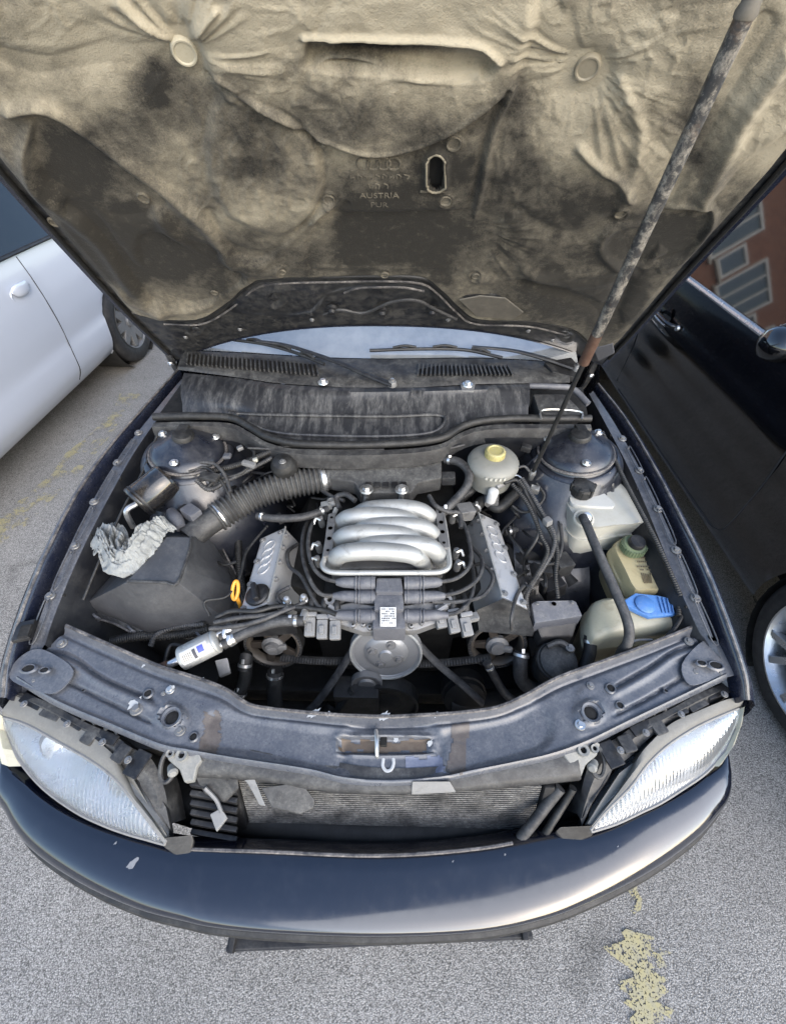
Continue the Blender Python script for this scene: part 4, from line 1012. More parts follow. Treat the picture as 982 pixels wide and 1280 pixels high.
louvre((524, 457), (634, 459), (522, 470), (640, 470), 22)
for x, y in ((404, 478), (584, 481)): bolt(W(x, y, 1.018), cw, 1.6, bright=True)
part('tray_clip', slab(WL([(575, 478, 1.018), (594, 478, 1.018), (592, 488, 1.018), (577, 488, 1.018)]), .008), m_grey, cw, bevel=.002)
# box of the control unit at the right end of the plenum
ecu = part('control_unit_box', slab(WL([(666, 492, 1.01), (706, 492, 1.01), (726, 512, .995), (724, 522, .985), (676, 522, .985)]), .07), m_plastic_d, car, bevel=.006)
part('box_clip', tube(WL([(676, 524, .998), (679, 512, 1.004), (724, 514, 1.004), (727, 524, .996)]), .003, 6, 4), m_steel, ecu)
for pg in ([(200, 516, .93), (232, 472, .93), (234, 518, .93)], [(660, 486, .93), (728, 484, .93), (734, 518, .93), (662, 520, .93)]): part('plenum_gap', slab(WL(pg), .03), m_void, cw)
part('heater_pipe', tube(WL([(660, 482, 1.0), (690, 483, 1.0), (715, 486, .99), (735, 505, .97)]), .010, 10), m_grey2, cw)
def glass_mat():
    m, N, L, P = new_mat('windscreen_glass')
    P.inputs['Base Color'].default_value = (.03, .04, .045, 1); P.inputs['Roughness'].default_value = .05
    P.inputs['Specular IOR Level'].default_value = 1.0; P.inputs['Coat Weight'].default_value = 1; P.inputs['Coat Roughness'].default_value = .05; P.inputs['IOR'].default_value = 1.9
    geo = N.new('ShaderNodeNewGeometry')
    f = maprange(N, L, noise(N, L, 8, 6, .6, geo.outputs['Position']), .35, .75, .3, .9)
    L.new(mixc(N, L, f, (.10, .115, .13), (.30, .31, .31)), P.inputs['Base Color'])  # pale film in the base colour stands in for brighter sky reflection
    return m
m_screen = glass_mat()
base = rs([(232, 437, 1.018), (300, 440, 1.026), (400, 446, 1.030), (480, 448, 1.030), (600, 447, 1.030), (722, 453, 1.020)], 24)
ws_rows = []
for t in np.linspace(0, 1, 8):
    row = []
    for k, b in enumerate(base):
        a = -1 + 2 * k / 23; top = Vector((a * .56, 2.16 + .05 * (-(1 - a * a)), 1.40))
        row.append(b.lerp(top, float(t)) + Vector((0, -.02, .03)) * math.sin(math.pi * t))
    ws_rows.append(row)
part('windscreen', grid(ws_rows), m_screen, car, fix=False, ang=80)
# cabin behind: roof, pillars, doors, boot, so that the car is whole
rr = []
for t in np.linspace(0, 1, 8):
    rr.append([Vector((a * .57, 2.14 + 1.35 * t, 1.40 + .05 * math.sin(math.pi * min(t + .15, 1)) + .035 * (1 - a * a))) for a in np.linspace(-1, 1, 9)])
part('roof', grid(rr), m_fender, car, fix=False)
sideprof = [(.22, .76), (.3, .80), (.5, .825), (.7, .83), (.85, .815), (.95, .785)]
V = []
for s in (1, -1):
    rws = []
    for y in np.linspace(1.52, 4.35, 24):
        k = 1 - .16 * max(0, (y - 3.2) / 1.15) ** 3
        rws.append([Vector((s * w * k, y, z)) for z, w in sideprof])
    V.append(grid(rws))
dk = [[Vector((a * .785 * (1 - .16 * max(0, (y - 3.2) / 1.15) ** 3), y, .95 + .02 * (1 - a * a))) for a in np.linspace(-1, 1, 7)] for y in np.linspace(1.95, 4.35, 10)]
V.append(grid(dk)); V.append(box((0, 4.36, .6), (1.5, .1, .74)))
part('rear_body', J(*V), m_fender, car, fix=False)
part('floor_pan', box((0, 2.9, .27), (1.35, 2.7, .12)), m_arch, car)
for s in (1, -1):
    part('door_window', grid([[(s * .775, 1.75, .96), (s * .775, 2.6, .96), (s * .775, 3.7, .96)], [(s * .575, 2.25, 1.39), (s * .575, 2.6, 1.41), (s * .575, 3.35, 1.39)]]), m_glass, car, fix=False)
    part('pillar', tube([(s * .76, 1.46, 1.01), (s * .68, 1.82, 1.22), (s * .585, 2.17, 1.40)], .035, 8), m_fender, car)
    part('rear_pillar', tube([(s * .80, 3.85, .98), (s * .70, 3.65, 1.2), (s * .575, 3.45, 1.40)], .06, 8), m_fender, car)
    for y in (.95, 3.55): wheel(car, (s * .725, y, .31), s, .31, .195, spokes=8)
part('rear_window', grid([[(-.74, 3.95, .985), (.74, 3.95, .985)], [(-.55, 3.5, 1.40), (.55, 3.5, 1.40)]]), m_glass, car, fix=False)
# wipers
def wiper(arm, blade, pivot, nm):
    P = W(*pivot)
    w_ = part('wiper', tube(WL(arm), [.011, .010, .008, .006], 8, 6, flat=.6), m_plastic, car)
    part('pivot_cap', lathe([(.001, .016), (.011, .015), (.014, .010), (.015, 0)], P, (0, -.2, 1), 20), m_alu_d, w_)
    part('pivot_nut', lathe([(.001, .023), (.006, .022), (.0065, .014)], P, (0, -.2, 1), 6), m_steel, w_)
    part('blade_frame', tube(WL(blade), .0055, 8), m_plastic, w_)
    part('blade_rubber', tube([p + Vector((0, .008, -.006)) for p in WL(blade)], .0035, 6), m_rubber, w_)
    C = spline(WL(blade), 6)
    for f in (.2, .45, .7): 
        a = C[int(f * len(C))]; b = C[min(int(f * len(C)) + 3, len(C) - 1)]
        part('blade_clip', tube([a + UPZ * .006, a.lerp(b, .5) + UPZ * .012, b + UPZ * .006], .0045, 6, 3), m_rubber, w_)
wiper([(490, 481, 1.036), (462, 470, 1.046), (420, 452, 1.058), (360, 432, 1.075), (320, 426, 1.085)], [(288, 424, 1.075), (330, 430, 1.07), (370, 441, 1.06), (405, 455, 1.05)], (490, 481, 1.030), 'left')
wiper([(716, 460, 1.036), (680, 448, 1.05), (640, 438, 1.062), (590, 433, 1.07)], [(462, 438, 1.058), (520, 436, 1.064), (580, 437, 1.062), (628, 447, 1.052)], (720, 462, 1.026), 'right')
part('screen_corner_trim', slab(WL([(680, 452, 1.04), (714, 446, 1.045), (722, 456, 1.03), (722, 472, 1.02), (690, 464, 1.03)]), .02), m_plastic, cw, bevel=.004)
# ================================================================== bonnet, held open
def aL(t): return float(np.interp(t, [-.15, -.078, .301, .623, .754, 1.18], [-.778, -.776, -.746, -.700, -.678, -.60]))
def aR(t): return float(np.interp(t, [-.149, .167, .509, .76, 1.18], [.791, .769, .733, .716, .65]))
def t_rear(a): return .216 - .31 * (abs(a) / .78) ** 2.3
TF = 1.17
m_hoodin = MAT('black_bonnet_frame', (.012, .013, .016), .34, dust=(.20, .19, .165), damt=.6, dscale=20, lo=.40, hi=.72, up=False, coat=.5)
def hpt(u, v, h=0.0, grow=0.0):         # u -1..1 across, v 0..1 from the rear edge to the front
    a0 = u * .745; tr_ = t_rear(a0)
    t = tr_ + (TF - .10 * u * u - tr_) * v
    lo, hi = aL(t) - grow, aR(t) + grow
    a = lo + (hi - lo) * (u + 1) / 2
    return HP(a, t, h)
def crown(u, v): return -.030 - .035 * (1 - u * u) * math.sin(math.pi * (.15 + .7 * v))
us = np.linspace(-1, 1, 41); vs = np.linspace(0, 1, 41)
skin = grid([[hpt(u, v, crown(u, v), .012) for u in us] for v in vs])
edge = [(u, 0) for u in us] + [(1, v) for v in vs[1:]] + [(u, 1) for u in us[::-1][1:]] + [(-1, v) for v in vs[::-1][1:-1]]
fold = loft([[hpt(u, v, crown(u, v), .012) for u, v in edge], [hpt(u, v, -.012, .014) for u, v in edge], [hpt(u, v, .002, .008) for u, v in edge], [hpt(u * .985, .01 + v * .98, .002) for u, v in edge]], cap=False)
hood = part('bonnet', J(skin, fold), m_fender, car, fix=False, ang=50)
NU, NV = 150, 110
U2, V2 = np.meshgrid(np.linspace(-.99, .99, NU), np.linspace(.005, .99, NV))
PT = np.array([[list(hpt(u, v)) for u, v in zip(ru, rv)] for ru, rv in zip(U2, V2)])
PX, PY = proj(PT)
hh = np.zeros(PX.shape)
def plh(poly, amp, soft, sm=True):
    global hh
    hh = hh + amp * plateau(PX, PY, curve2(poly, 4, True) if sm else poly, soft)
plh([(296, 372), (320, 358), (345, 352), (380, 352), (400, 372), (385, 388), (330, 390), (300, 386)], .010, 7)
plh([(400, 378), (430, 362), (520, 360), (548, 380), (540, 392), (410, 392)], -.008, 6)
plh([(572, 366), (590, 360), (630, 364), (655, 382), (640, 392), (600, 388)], .012, 6)
for x, y, r in ((343, 369, 14), (480, 386, 13), (415, 384, 9), (618, 374, 13), (245, 409, 11), (708, 418, 11)): hh = hh + .005 * np.exp(-((np.hypot(PX - x, PY - y) - r * .8) / 3) ** 2) - .004 * (np.hypot(PX - x, PY - y) < r * .55)
PT = PT + hh[..., None] * np.array(HN)
inner_panel = part('inner_frame', grid([[Vector(p) for p in r] for r in PT]), m_hoodin, hood, fix=False, ang=60)
disc_me = rawmesh('clip', lathe([(.0001, .004), (.010, .004), (.0125, .0025), (.013, 0)], (0, 0, 0), n=24), m_hoodin)
for x, y, s in ((343, 369, 1), (480, 386, .9), (415, 384, .7), (618, 374, 1), (245, 409, .9), (708, 418, .9), (375, 371, .7)): inst('grommet', disc_me, HP(*H(x, y), .004), hood, HN, s)
m_padpatch = MAT('dusty_bare_patch', (.09, .083, .07), .55, dust=(.2, .18, .145), damt=.7, up=False)
part('hinge_plate', slab([HP(*H(x, y), .016) for x, y in ((574, 366), (600, 361), (632, 364), (654, 382), (640, 391), (596, 387))], .004), m_padpatch, hood, bevel=.002)
part('washer_tube', tube([HP(*H(x, y), .012) for x, y in ((405, 388), (425, 382), (455, 386), (490, 372), (520, 370), (545, 382), (570, 394))], .0045, 8), m_hose, hood)
for x, y in ((415, 383), (478, 386), (540, 385)): part('washer_jet', lathe([(.001, .020), (.009, .018), (.011, .010), (.016, .008), (.017, 0)], HP(*H(x, y), .004), HN, 18), m_plastic, hood)

part('frame_bead', tube([HP(*H(x, y), .005) for x, y in ((205, 403), (252, 403), (288, 384), (318, 359), (350, 352), (420, 350), (480, 349), (526, 352), (548, 366), (570, 388), (594, 403), (660, 406), (712, 418))], .0028, 6, 6), m_edge, hood)
part('frame_lip', tube([HP(*H(x, y), .004) for x, y in ((306, 384), (330, 387), (360, 386), (384, 380))], .0035, 6), m_padpatch, hood)
part('frame_lip', tube([HP(*H(x, y), .004) for x, y in ((430, 364), (450, 358), (500, 357), (530, 362))], .003, 6), m_edge, hood)
for x, y in ((232, 420), (300, 410), (660, 412), (690, 424), (560, 398), (390, 398)): bolt(HP(*H(x, y), .004), hood, .7, HN)
# ---- the sound-deadening liner: one thick moulded felt with real creases
LB = [(165, 388), (205, 396), (250, 396), (285, 376), (312, 352), (345, 345), (420, 343), (480, 342), (530, 345), (552, 360), (575, 382), (598, 396), (660, 399), (715, 410), (740, 432), (757, 440)]
lb = spline([(*H(x, y), 0) for x, y in LB], 8)
lba = np.array([p.x for p in lb]); lbt = np.array([p.y for p in lb])
NU, NV = 430, 360
rows_a = np.linspace(-1, 1, NU); LT = np.zeros((NV, NU)); LA = np.zeros((NV, NU))
for i, u in enumerate(rows_a):
    a_b = lba[0] + (lba[-1] - lba[0]) * (u + 1) / 2
    tb = float(np.interp(a_b, lba, lbt)); tt = np.linspace(tb, TF - .06, NV)
    for j in range(NV):
        lo, hi = aL(tt[j]) + .030, aR(tt[j]) - .030
        f = (tt[j] - tb) / (TF - .06 - tb)
        a_t = lo + (hi - lo) * (u + 1) / 2
        k = min(f / .12, 1); LA[j, i] = a_b * (1 - k) + a_t * k; LT[j, i] = tt[j]
base3 = np.array(HO)[None, None, :] + LA[..., None] * np.array((1, 0, 0)) + LT[..., None] * np.array(HD)
X, Y = proj(base3)
hgt = np.full(X.shape, .012)
def rg(pts, amp, wd):
    global hgt
    hgt = hgt + 1.5 * amp * np.exp(-(pl_dist(X, Y, curve2(pts, 5)) / (wd * .85)) ** 2)
def pt_(poly, amp, soft):
    global hgt
    hgt = hgt + 1.35 * amp * plateau(X, Y, curve2(poly, 4, True), soft * .8)
# broad swells of the moulding
hgt += .020 * (fbm(X / 150, Y / 110, 11, 3) - .45)
pt_([(262, 82), (330, 122), (385, 152), (430, 171), (470, 179), (520, 172), (570, 150), (618, 118), (640, 90), (640, -60), (262, -60)], .010, 12)
rg([(262, 84), (330, 124), (385, 154), (430, 173), (470, 181), (520, 174), (570, 152), (618, 120)], -.005, 5)
rg([(270, 80), (335, 118), (385, 148), (430, 166), (470, 174), (520, 167), (568, 146), (612, 114)], .003, 4)
pt_([(387, 34), (400, 30), (480, 32), (585, 36), (618, 58), (604, 78), (560, 80), (480, 70), (400, 66), (386, 60)], -.016, 7)
rg([(398, 62), (430, 57), (480, 66), (520, 74), (560, 77), (598, 76)], .010, 6)
rg([(380, 26), (480, 27), (590, 31), (626, 56)], .005, 5)
pt_([(300, 100), (360, 130), (393, 170), (402, 205), (395, 245), (370, 275), (335, 282), (280, 250), (260, 180), (270, 120)], .007, 9)
rg([(300, 98), (362, 128), (396, 168), (405, 205), (398, 247), (372, 279)], -.0035, 4)
rg([(642, 98), (618, 150), (604, 210), (592, 270), (574, 330)], .0055, 5)
rg([(634, 100), (610, 150), (597, 210), (585, 270)], -.004, 5)
pt_([(412, 262), (480, 258), (556, 258), (590, 272), (576, 335), (480, 338), (388, 334), (395, 285)], -.008, 8)
rg([(400, 286), (440, 283), (490, 288), (580, 283)], -.005, 4)
rg([(395, 330), (480, 332), (570, 332)], .004, 4)
rg([(412, 247), (395, 262), (378, 282), (330, 322), (280, 316)], .007, 6)
rg([(432, 246), (400, 272), (385, 300)], -.004, 5)
# left side: ribs and pockets
rg([(12, 128), (48, 124), (80, 140), (110, 165), (160, 200), (215, 240), (262, 280), (290, 325)], .009, 9)
rg([(40, 150), (30, 190), (50, 230), (90, 262), (130, 300), (160, 345), (200, 385)], .010, 10)
pt_([(40, 140), (90, 150), (170, 215), (205, 250), (150, 262), (100, 240), (50, 210)], -.014, 16)
rg([(85, 250), (110, 262), (140, 300), (175, 345), (190, 370)], -.012, 10)
rg([(195, 255), (230, 300), (290, 330), (345, 332)], .008, 9)
pt_([(180, 290), (250, 300), (300, 335), (285, 360), (240, 372), (190, 350)], -.014, 14)
rg([(150, 362), (190, 380), (240, 382), (280, 365), (310, 345)], .006, 7)
rg([(262, 260), (285, 300), (330, 315), (360, 300), (385, 275)], -.006, 8)
rg([(0, 60), (60, 75), (130, 60), (200, 70)], -.006, 14)
rg([(150, -10), (190, 25), (225, 50)], .006, 7)
rg([(270, -10), (245, 25), (238, 45)], .005, 6)
# right side
rg([(655, 330), (690, 345), (740, 345), (790, 335)], .006, 8)
rg([(620, 340), (680, 352), (735, 372), (770, 395)], -.006, 8)
rg([(600, 345), (690, 338), (760, 330), (830, 310)], .005, 6)
th_ = np.arctan2((Y - 300) * 1.35, X - 787); rr_ = np.hypot(X - 787, (Y - 300) * 1.35)
hgt += .008 * np.exp(-((rr_ - 36) / 6) ** 2) - .010 * np.exp(-(rr_ / 26) ** 2)
pt_([(822, 262), (884, 258), (866, 302), (822, 322), (796, 318)], -.010, 6)
rg([(815, 258), (890, 253), (872, 304), (826, 328)], .005, 5)
rg([(955, 20), (915, 90), (870, 170), (825, 250), (790, 330), (760, 390)], -.010, 14)
rg([(985, 60), (940, 120), (905, 190), (880, 240)], .010, 12)
rg([(900, 250), (930, 215), (985, 170)], -.012, 12)
rg([(775, 90), (800, 150), (790, 215), (775, 250)], .004, 8)
rg([(725, 175), (745, 195), (775, 215), (790, 240)], .006, 6)
rg([(640, 250), (680, 275), (720, 285), (770, 262)], -.004, 9)
# gathered felt round the two big buttons and across the field
hgt += .004 * (fbm(X / 60, Y / 45, 51, 3) - .45)
def gather(cx, cy, amp, k, seed, r0, r1):
    global hgt
    dx, dy = X - cx, Y - cy; r = np.hypot(dx, dy) + 1e-6; th = np.arctan2(dy, dx)
    n = vnoise(th * k + 20, r / 70, seed) - .5; n2 = vnoise(th * k * 2.3 + 50, r / 45, seed + 5) - .5
    msk = vnoise(th * 2.2 + 9, r * 0, seed + 9)
    env = np.clip((r - 12) / 25, 0, 1) * np.exp(-((np.maximum(r - r0, 0)) / r1) ** 2)
    rid = (1 - np.abs(n) * 4.0) + .45 * (1 - np.abs(n2) * 4.0)
    hgt = hgt + amp * rid * env * np.clip(msk * 1.9 - .55, 0, 1) - .016 * np.exp(-(r / 34) ** 2) 
gather(231, 58, .0034, 5.0, 3, 70, 80)
gather(735, 77, .0040, 6.0, 17, 75, 90)
gather(596, 285, .0038, 7.0, 25, 35, 40)
wr_ = np.abs(fbm(X / 26 + fbm(X / 60, Y / 60, 77) * 2.5, Y / 34, 31, 3) - .47)
msk = np.clip(fbm(X / 120, Y / 120, 41, 3) * 2.6 - 1.0, 0, 1)
calm = 1 - plateau(X, Y, [(405, 150), (590, 150), (600, 335), (390, 335)], 20) * .85
hgt += .0026 * np.clip(1 - wr_ * 9, 0, 1) * msk * calm
w2 = np.abs(fbm(X / 13, Y / 30 + X / 60, 61, 2) - .38); m2 = plateau(X, Y, [(310, 120), (380, 140), (395, 230), (360, 265), (250, 250), (235, 120)], 30) + plateau(X, Y, [(640, 100), (700, 90), (690, 260), (600, 260)], 30)
hgt += .0022 * np.clip(1 - w2 * 7, 0, 1) * np.clip(m2, 0, 1)
hgt += .0011 * (fbm(X / 9, Y / 9, 71, 3) - .45)
# discs, slot
for x, y, r in ((399, 164, 9), (568, 169, 9), (411, 240, 8), (557, 243, 8), (179, 243, 8), (775, 258, 8), (352, 333, 6), (481, 339, 6), (594, 340, 7), (60, 283, 8), (407, 302, 6), (268, 363, 6)):
    d = np.hypot(X - x, Y - y); hgt = np.where(d < r + 4, hgt + .003 * np.exp(-((d - r) / 2.2) ** 2) - .002 * (d < r), hgt)
sx = np.hypot(np.maximum(np.abs(Y - 203 - (X - 545) * .03) - 13, 0), X - 545)
hgt += .007 * np.exp(-((sx - 12.5) / 2.6) ** 2) - .004 * (sx < 9) + .003 * plateau(X, Y, [(530, 182), (562, 182), (560, 228), (528, 228)], 5)
edgefade = np.clip(np.minimum(np.minimum(np.arange(NU)[None, :], NU - 1 - np.arange(NU)[None, :]) / 7, np.minimum(np.arange(NV)[:, None], NV - 1 - np.arange(NV)[:, None]) / 5), 0, 1) ** .6
hgt = np.maximum(hgt, .004) * edgefade + .001
LP = base3 + hgt[..., None] * np.array(HN)
# soot and dust stains of the felt, as a mask painted from noise and a few patches, plus a plain darkening towards the bottom
soot_tone = .40 + .20 * np.clip((Y - 90) / 240, 0, 1) + .95 * (fbm(X / 110, Y / 95, 91, 3) - .45) + .42 * (fbm(X / 24, Y / 24, 95, 3) - .44)
for x, y, rx, ry, s in ((190, 95, 26, 60, .35), (255, 150, 90, 60, .22), (80, 200, 60, 45, .35), (150, 300, 90, 50, .3), (260, 330, 120, 45, .3), (470, 130, 130, 40, .30), (480, 240, 120, 70, .34), (490, 300, 110, 45, .30), (640, 110, 26, 50, .35), (690, 260, 80, 70, .22), (500, 48, 110, 13, .55), (840, 285, 50, 34, .35), (700, 370, 90, 34, .3), (940, 250, 40, 40, .3), (90, 90, 60, 30, .15), (870, 130, 22, 90, .22), (330, 195, 45, 40, .15)):  # the long flat patch paints the shade of the top recess into the felt
    soot_tone += 1.25 * s * np.exp(-((X - x) / rx) ** 2 - ((Y - y) / ry) ** 2)
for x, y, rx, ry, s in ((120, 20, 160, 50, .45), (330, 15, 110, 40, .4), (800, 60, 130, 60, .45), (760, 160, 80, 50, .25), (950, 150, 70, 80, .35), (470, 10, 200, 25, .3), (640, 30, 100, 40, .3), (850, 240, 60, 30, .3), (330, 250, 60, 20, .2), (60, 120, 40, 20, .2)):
    soot_tone -= s * np.exp(-((X - x) / rx) ** 2 - ((Y - y) / ry) ** 2)
soot_tone = np.clip((soot_tone - .5) * 1.3 + .46, 0, 1)
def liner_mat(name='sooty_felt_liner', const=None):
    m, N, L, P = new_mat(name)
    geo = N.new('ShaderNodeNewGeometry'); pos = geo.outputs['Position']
    at = N.new('ShaderNodeAttribute'); at.attribute_name = 'soot_tone'
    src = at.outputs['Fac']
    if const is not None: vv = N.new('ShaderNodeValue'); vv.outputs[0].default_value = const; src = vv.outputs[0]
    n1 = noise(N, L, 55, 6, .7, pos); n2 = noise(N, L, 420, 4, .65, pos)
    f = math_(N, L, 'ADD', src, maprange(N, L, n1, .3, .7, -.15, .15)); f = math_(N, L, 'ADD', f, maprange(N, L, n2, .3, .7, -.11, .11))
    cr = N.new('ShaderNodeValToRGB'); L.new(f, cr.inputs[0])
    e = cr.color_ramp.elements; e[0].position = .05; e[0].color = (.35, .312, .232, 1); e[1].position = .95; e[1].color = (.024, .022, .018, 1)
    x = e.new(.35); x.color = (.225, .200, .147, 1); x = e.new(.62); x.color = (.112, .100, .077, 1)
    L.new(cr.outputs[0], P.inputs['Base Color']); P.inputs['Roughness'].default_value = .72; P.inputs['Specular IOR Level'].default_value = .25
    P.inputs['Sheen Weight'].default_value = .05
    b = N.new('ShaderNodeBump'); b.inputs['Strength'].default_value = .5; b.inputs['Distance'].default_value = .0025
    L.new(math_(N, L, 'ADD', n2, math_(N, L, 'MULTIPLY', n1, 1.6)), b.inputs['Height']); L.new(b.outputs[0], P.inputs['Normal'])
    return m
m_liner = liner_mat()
m_liner2 = liner_mat('felt_relief', .64)
Vv = LP.reshape(-1, 3); F_ = []
for j in range(NV - 1):
    for i in range(NU - 1):
        q = j * NU + i
        if sx[j, i] < 9.5 and sx[j + 1, i + 1] < 9.5: continue
        F_.append((q, q + 1, q + NU + 1, q + NU))
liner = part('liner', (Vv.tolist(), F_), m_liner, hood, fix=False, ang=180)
at = liner.data.attributes.new('soot_tone', 'FLOAT', 'POINT'); at.data.foreach_set('value', soot_tone.reshape(-1).astype(np.float32))
def on_liner(x, y):
    d = (X - x) ** 2 + (Y - y) ** 2; i = np.unravel_index(np.argmin(d), d.shape); return Vector(LP[i])
m_button = MAT('pale_plastic_button', (.42, .385, .29), .5, dust=(.27, .235, .16), damt=.6, dscale=30, up=False)
m_button2 = MAT('dusty_plastic_button', (.25, .22, .16), .55, dust=(.15, .13, .09), damt=.6, dscale=30, up=False)
for x, y, m_ in ((231, 58, m_button), (735, 77, m_button2)):
    part('button', lathe([(.0001, .0045), (.012, .0045), (.0135, .006), (.0155, .006), (.017, .003), (.0175, -.004)], on_liner(x, y), HN + Vector((.15 if x < 400 else -.1, 0, 0)), 30), m_, hood)
# moulded rings and letters
ctr = H(473, 192)
sc_ = 1.0 / 705
for k in range(4):
    c = Vector((ctr[0] + (-18 + 12 * k) * sc_, ctr[1] + .0, 0)); hz = float((on_liner(473, 192) - HO).dot(HN))
    part('moulded_ring', tube([HP(c.x + .0115 * math.cos(a), c.y + .0115 * math.sin(a), hz - .0002) for a in np.linspace(0, 2 * math.pi, 24, endpoint=False)], .0019, 6, 1, closed=True), m_liner2, hood)
def text_on(body, size, place, mat, parent, name, ext=.0012):
    cu = bpy.data.curves.new(name, 'FONT'); cu.body = body; cu.size = size; cu.align_x = 'CENTER'; cu.align_y = 'CENTER'; cu.extrude = ext; cu.resolution_u = 3; cu.offset = .0
    o = bpy.data.objects.new(name, cu); COL.objects.link(o)
    me = bpy.data.meshes.new_from_object(o.evaluated_get(bpy.context.evaluated_depsgraph_get()))
    V = [place(v.co) for v in me.vertices]; Fc = [tuple(p.vertices) for p in me.polygons]
    bpy.data.objects.remove(o)
    return part(name, (V, Fc), mat, parent, fix=True, ang=30)
for body, x, y, s in (('AUSTRIA', 474, 234, .0185), ('PUR', 474, 246, .0185)):
    a0, t0 = H(x, y); hz = float((on_liner(x, y) - HO).dot(HN))
    text_on(body, s, lambda co: HP(a0 + co.x * 1.0, t0 + co.y * .9, hz - .0006 + co.z), m_liner2, hood, 'moulded_lettering', .0012)
for y, xs_ in ((210, (440, 449, 456, 463, 472, 481, 490, 499, 508)), (222, (464, 472, 482))):     # worn, unreadable characters
    for i, x in enumerate(xs_):
        part('moulded_character', tube([on_liner(x - 2.5, y + (3 if i % 2 else -3)) - HN * .0002, on_liner(x - 2, y + (-3 if i % 3 else 2)) - HN * .0002, on_liner(x + 2.5, y - 1) - HN * .0002, on_liner(x + 2, y + 3) - HN * .0002], .0015, 6, 3), m_liner2, hood)
part('moulded_bar', tube([on_liner(526, 229) + HN * .001, on_liner(556, 229) + HN * .001], .0025, 6), m_liner2, hood)
clip_me = rawmesh('liner_clip', lathe([(.0001, .0015), (.0085, .0015), (.0095, .004), (.0112, .0045), (.0130, 0)], (0, 0, 0), n=24), m_liner2)
for x, y, s in ((399, 164, 1), (568, 169, 1), (411, 240, .9), (557, 243, .9), (179, 243, .9), (775, 258, .9), (352, 333, .7), (481, 339, .8), (594, 340, .8), (60, 283, .9), (268, 363, .7)): inst('liner_clip', clip_me, on_liner(x, y) + HN * .0005, hood, HN, s * 1.05)
m_rim = liner_mat('felt_rim', .38)
part('slot_rim', tube([on_liner(545 + 11.5 * math.cos(a), 203 + (13 if math.sin(a) > 0 else -13) + 11.5 * math.sin(a)) + HN * .0005 for a in np.linspace(0, 2 * math.pi, 28, endpoint=False)], .0019, 6, 1, closed=True), m_rim, hood)
part('slot_backing', grid([[HP(*H(532, 180), .0035), HP(*H(558, 180), .0035)], [HP(*H(532, 228), .0035), HP(*H(558, 228), .0035)]]), m_void, hood, fix=False)
# edge seals
for f, nm in ((aL, 'left'), (aR, 'right')):
    sg = -1 if nm == 'left' else 1
    part('edge_seal', tube([HP(f(t) - sg * .012, t, .006) for t in np.linspace(.02, 1.05, 10)], .0055, 8), m_rubber, hood)
part('liner_bead', tube([HP(p.x, p.y, .006) + Vector((0, 0, 0)) for p in lb[::4]], .0045, 8), m_rubber, hood)
# hinges at the rear corners
for x, y, sg in ((214, 447, -1), (738, 462, 1)):
    P = HP(*H(x, y), .008)
    hg = part('hinge', tube([P + Vector((-sg * .0, -.01, .05)), P, P + Vector((sg * .01, .03, -.06)), P + Vector((sg * .0, .05, -.12))], [.012, .014, .012, .012], 8, flat=.5), m_hoodin, hood)
    bolt(P + HN * .014, hg, 1.1, HN, True)
part('hinge_pad', slab([HP(*H(x, y), .010) for x, y in ((742, 430), (766, 424), (768, 436), (748, 446))], .006), m_grey2, hood, bevel=.002)

# ---- gas strut holding the bonnet
sA = W(665, 592, .90); _r = _ray(946, -14); sB = CC + _r * ((HO + HN * .085 - CC).dot(HN) / _r.dot(HN))
dS = (sB - sA)
def along(y):
    lo, hi = 0., 1.
    for _ in range(40):
        m_ = (lo + hi) / 2; q = sA + dS * m_
        if proj([q])[1][0] > y: lo = m_
        else: hi = m_
    return lo
k1, k2 = along(452), along(22)
m_strut = MAT('worn_strut_paint', (.030, .029, .028), .42, dust=(.27, .245, .20), damt=.95, dscale=24, lo=.45, hi=.53, up=False, stain=(.10, .065, .04), samt=.8, sscale=20)
strut = part('gas_strut', sweep([sA + dS * f for f in np.linspace(k1 - .002, k2, 12)], .0100, 16), m_strut, car)
part('strut_rod', sweep([sA + dS * f for f in np.linspace(.01, k1, 8)], .0055, 10), m_rubber, strut)
part('rusty_sleeve', sweep([sA + dS * f for f in np.linspace(k1 - .004, along(418), 6)], .0105, 16), m_rust, strut)
part('upper_joint', sweep([sA + dS * f for f in (k2, along(14), along(4), along(-14))], [.0112, .0120, .0100, .009], 14), MAT('dusty_joint', (.11, .097, .075), .7, damt=.5, up=False), strut)
part('ball_joint', lathe([(.001, .014), (.008, .012), (.010, 0), (.008, -.012), (.007, -.022)], sA, (0, -.1, 1), 16), m_steel, strut)
# ================================================================== engine
def rbox(top, depth, mat, parent, name, bevel=.006, inset=0.0): return part(name, slab(WL(top), depth, inset), mat, parent, bevel=bevel)
eng = part('engine', J(box((.02, .84, .50), (.34, .38, .42)), box((.02, 1.0, .52), (.42, .16, .5)), box((-.20, .84, .60), (.20, .36, .22), X=(.8, 0, -.45)), box((.25, .84, .60), (.20, .36, .22), X=(.8, 0, .45))), m_dark, car, bevel=.02)
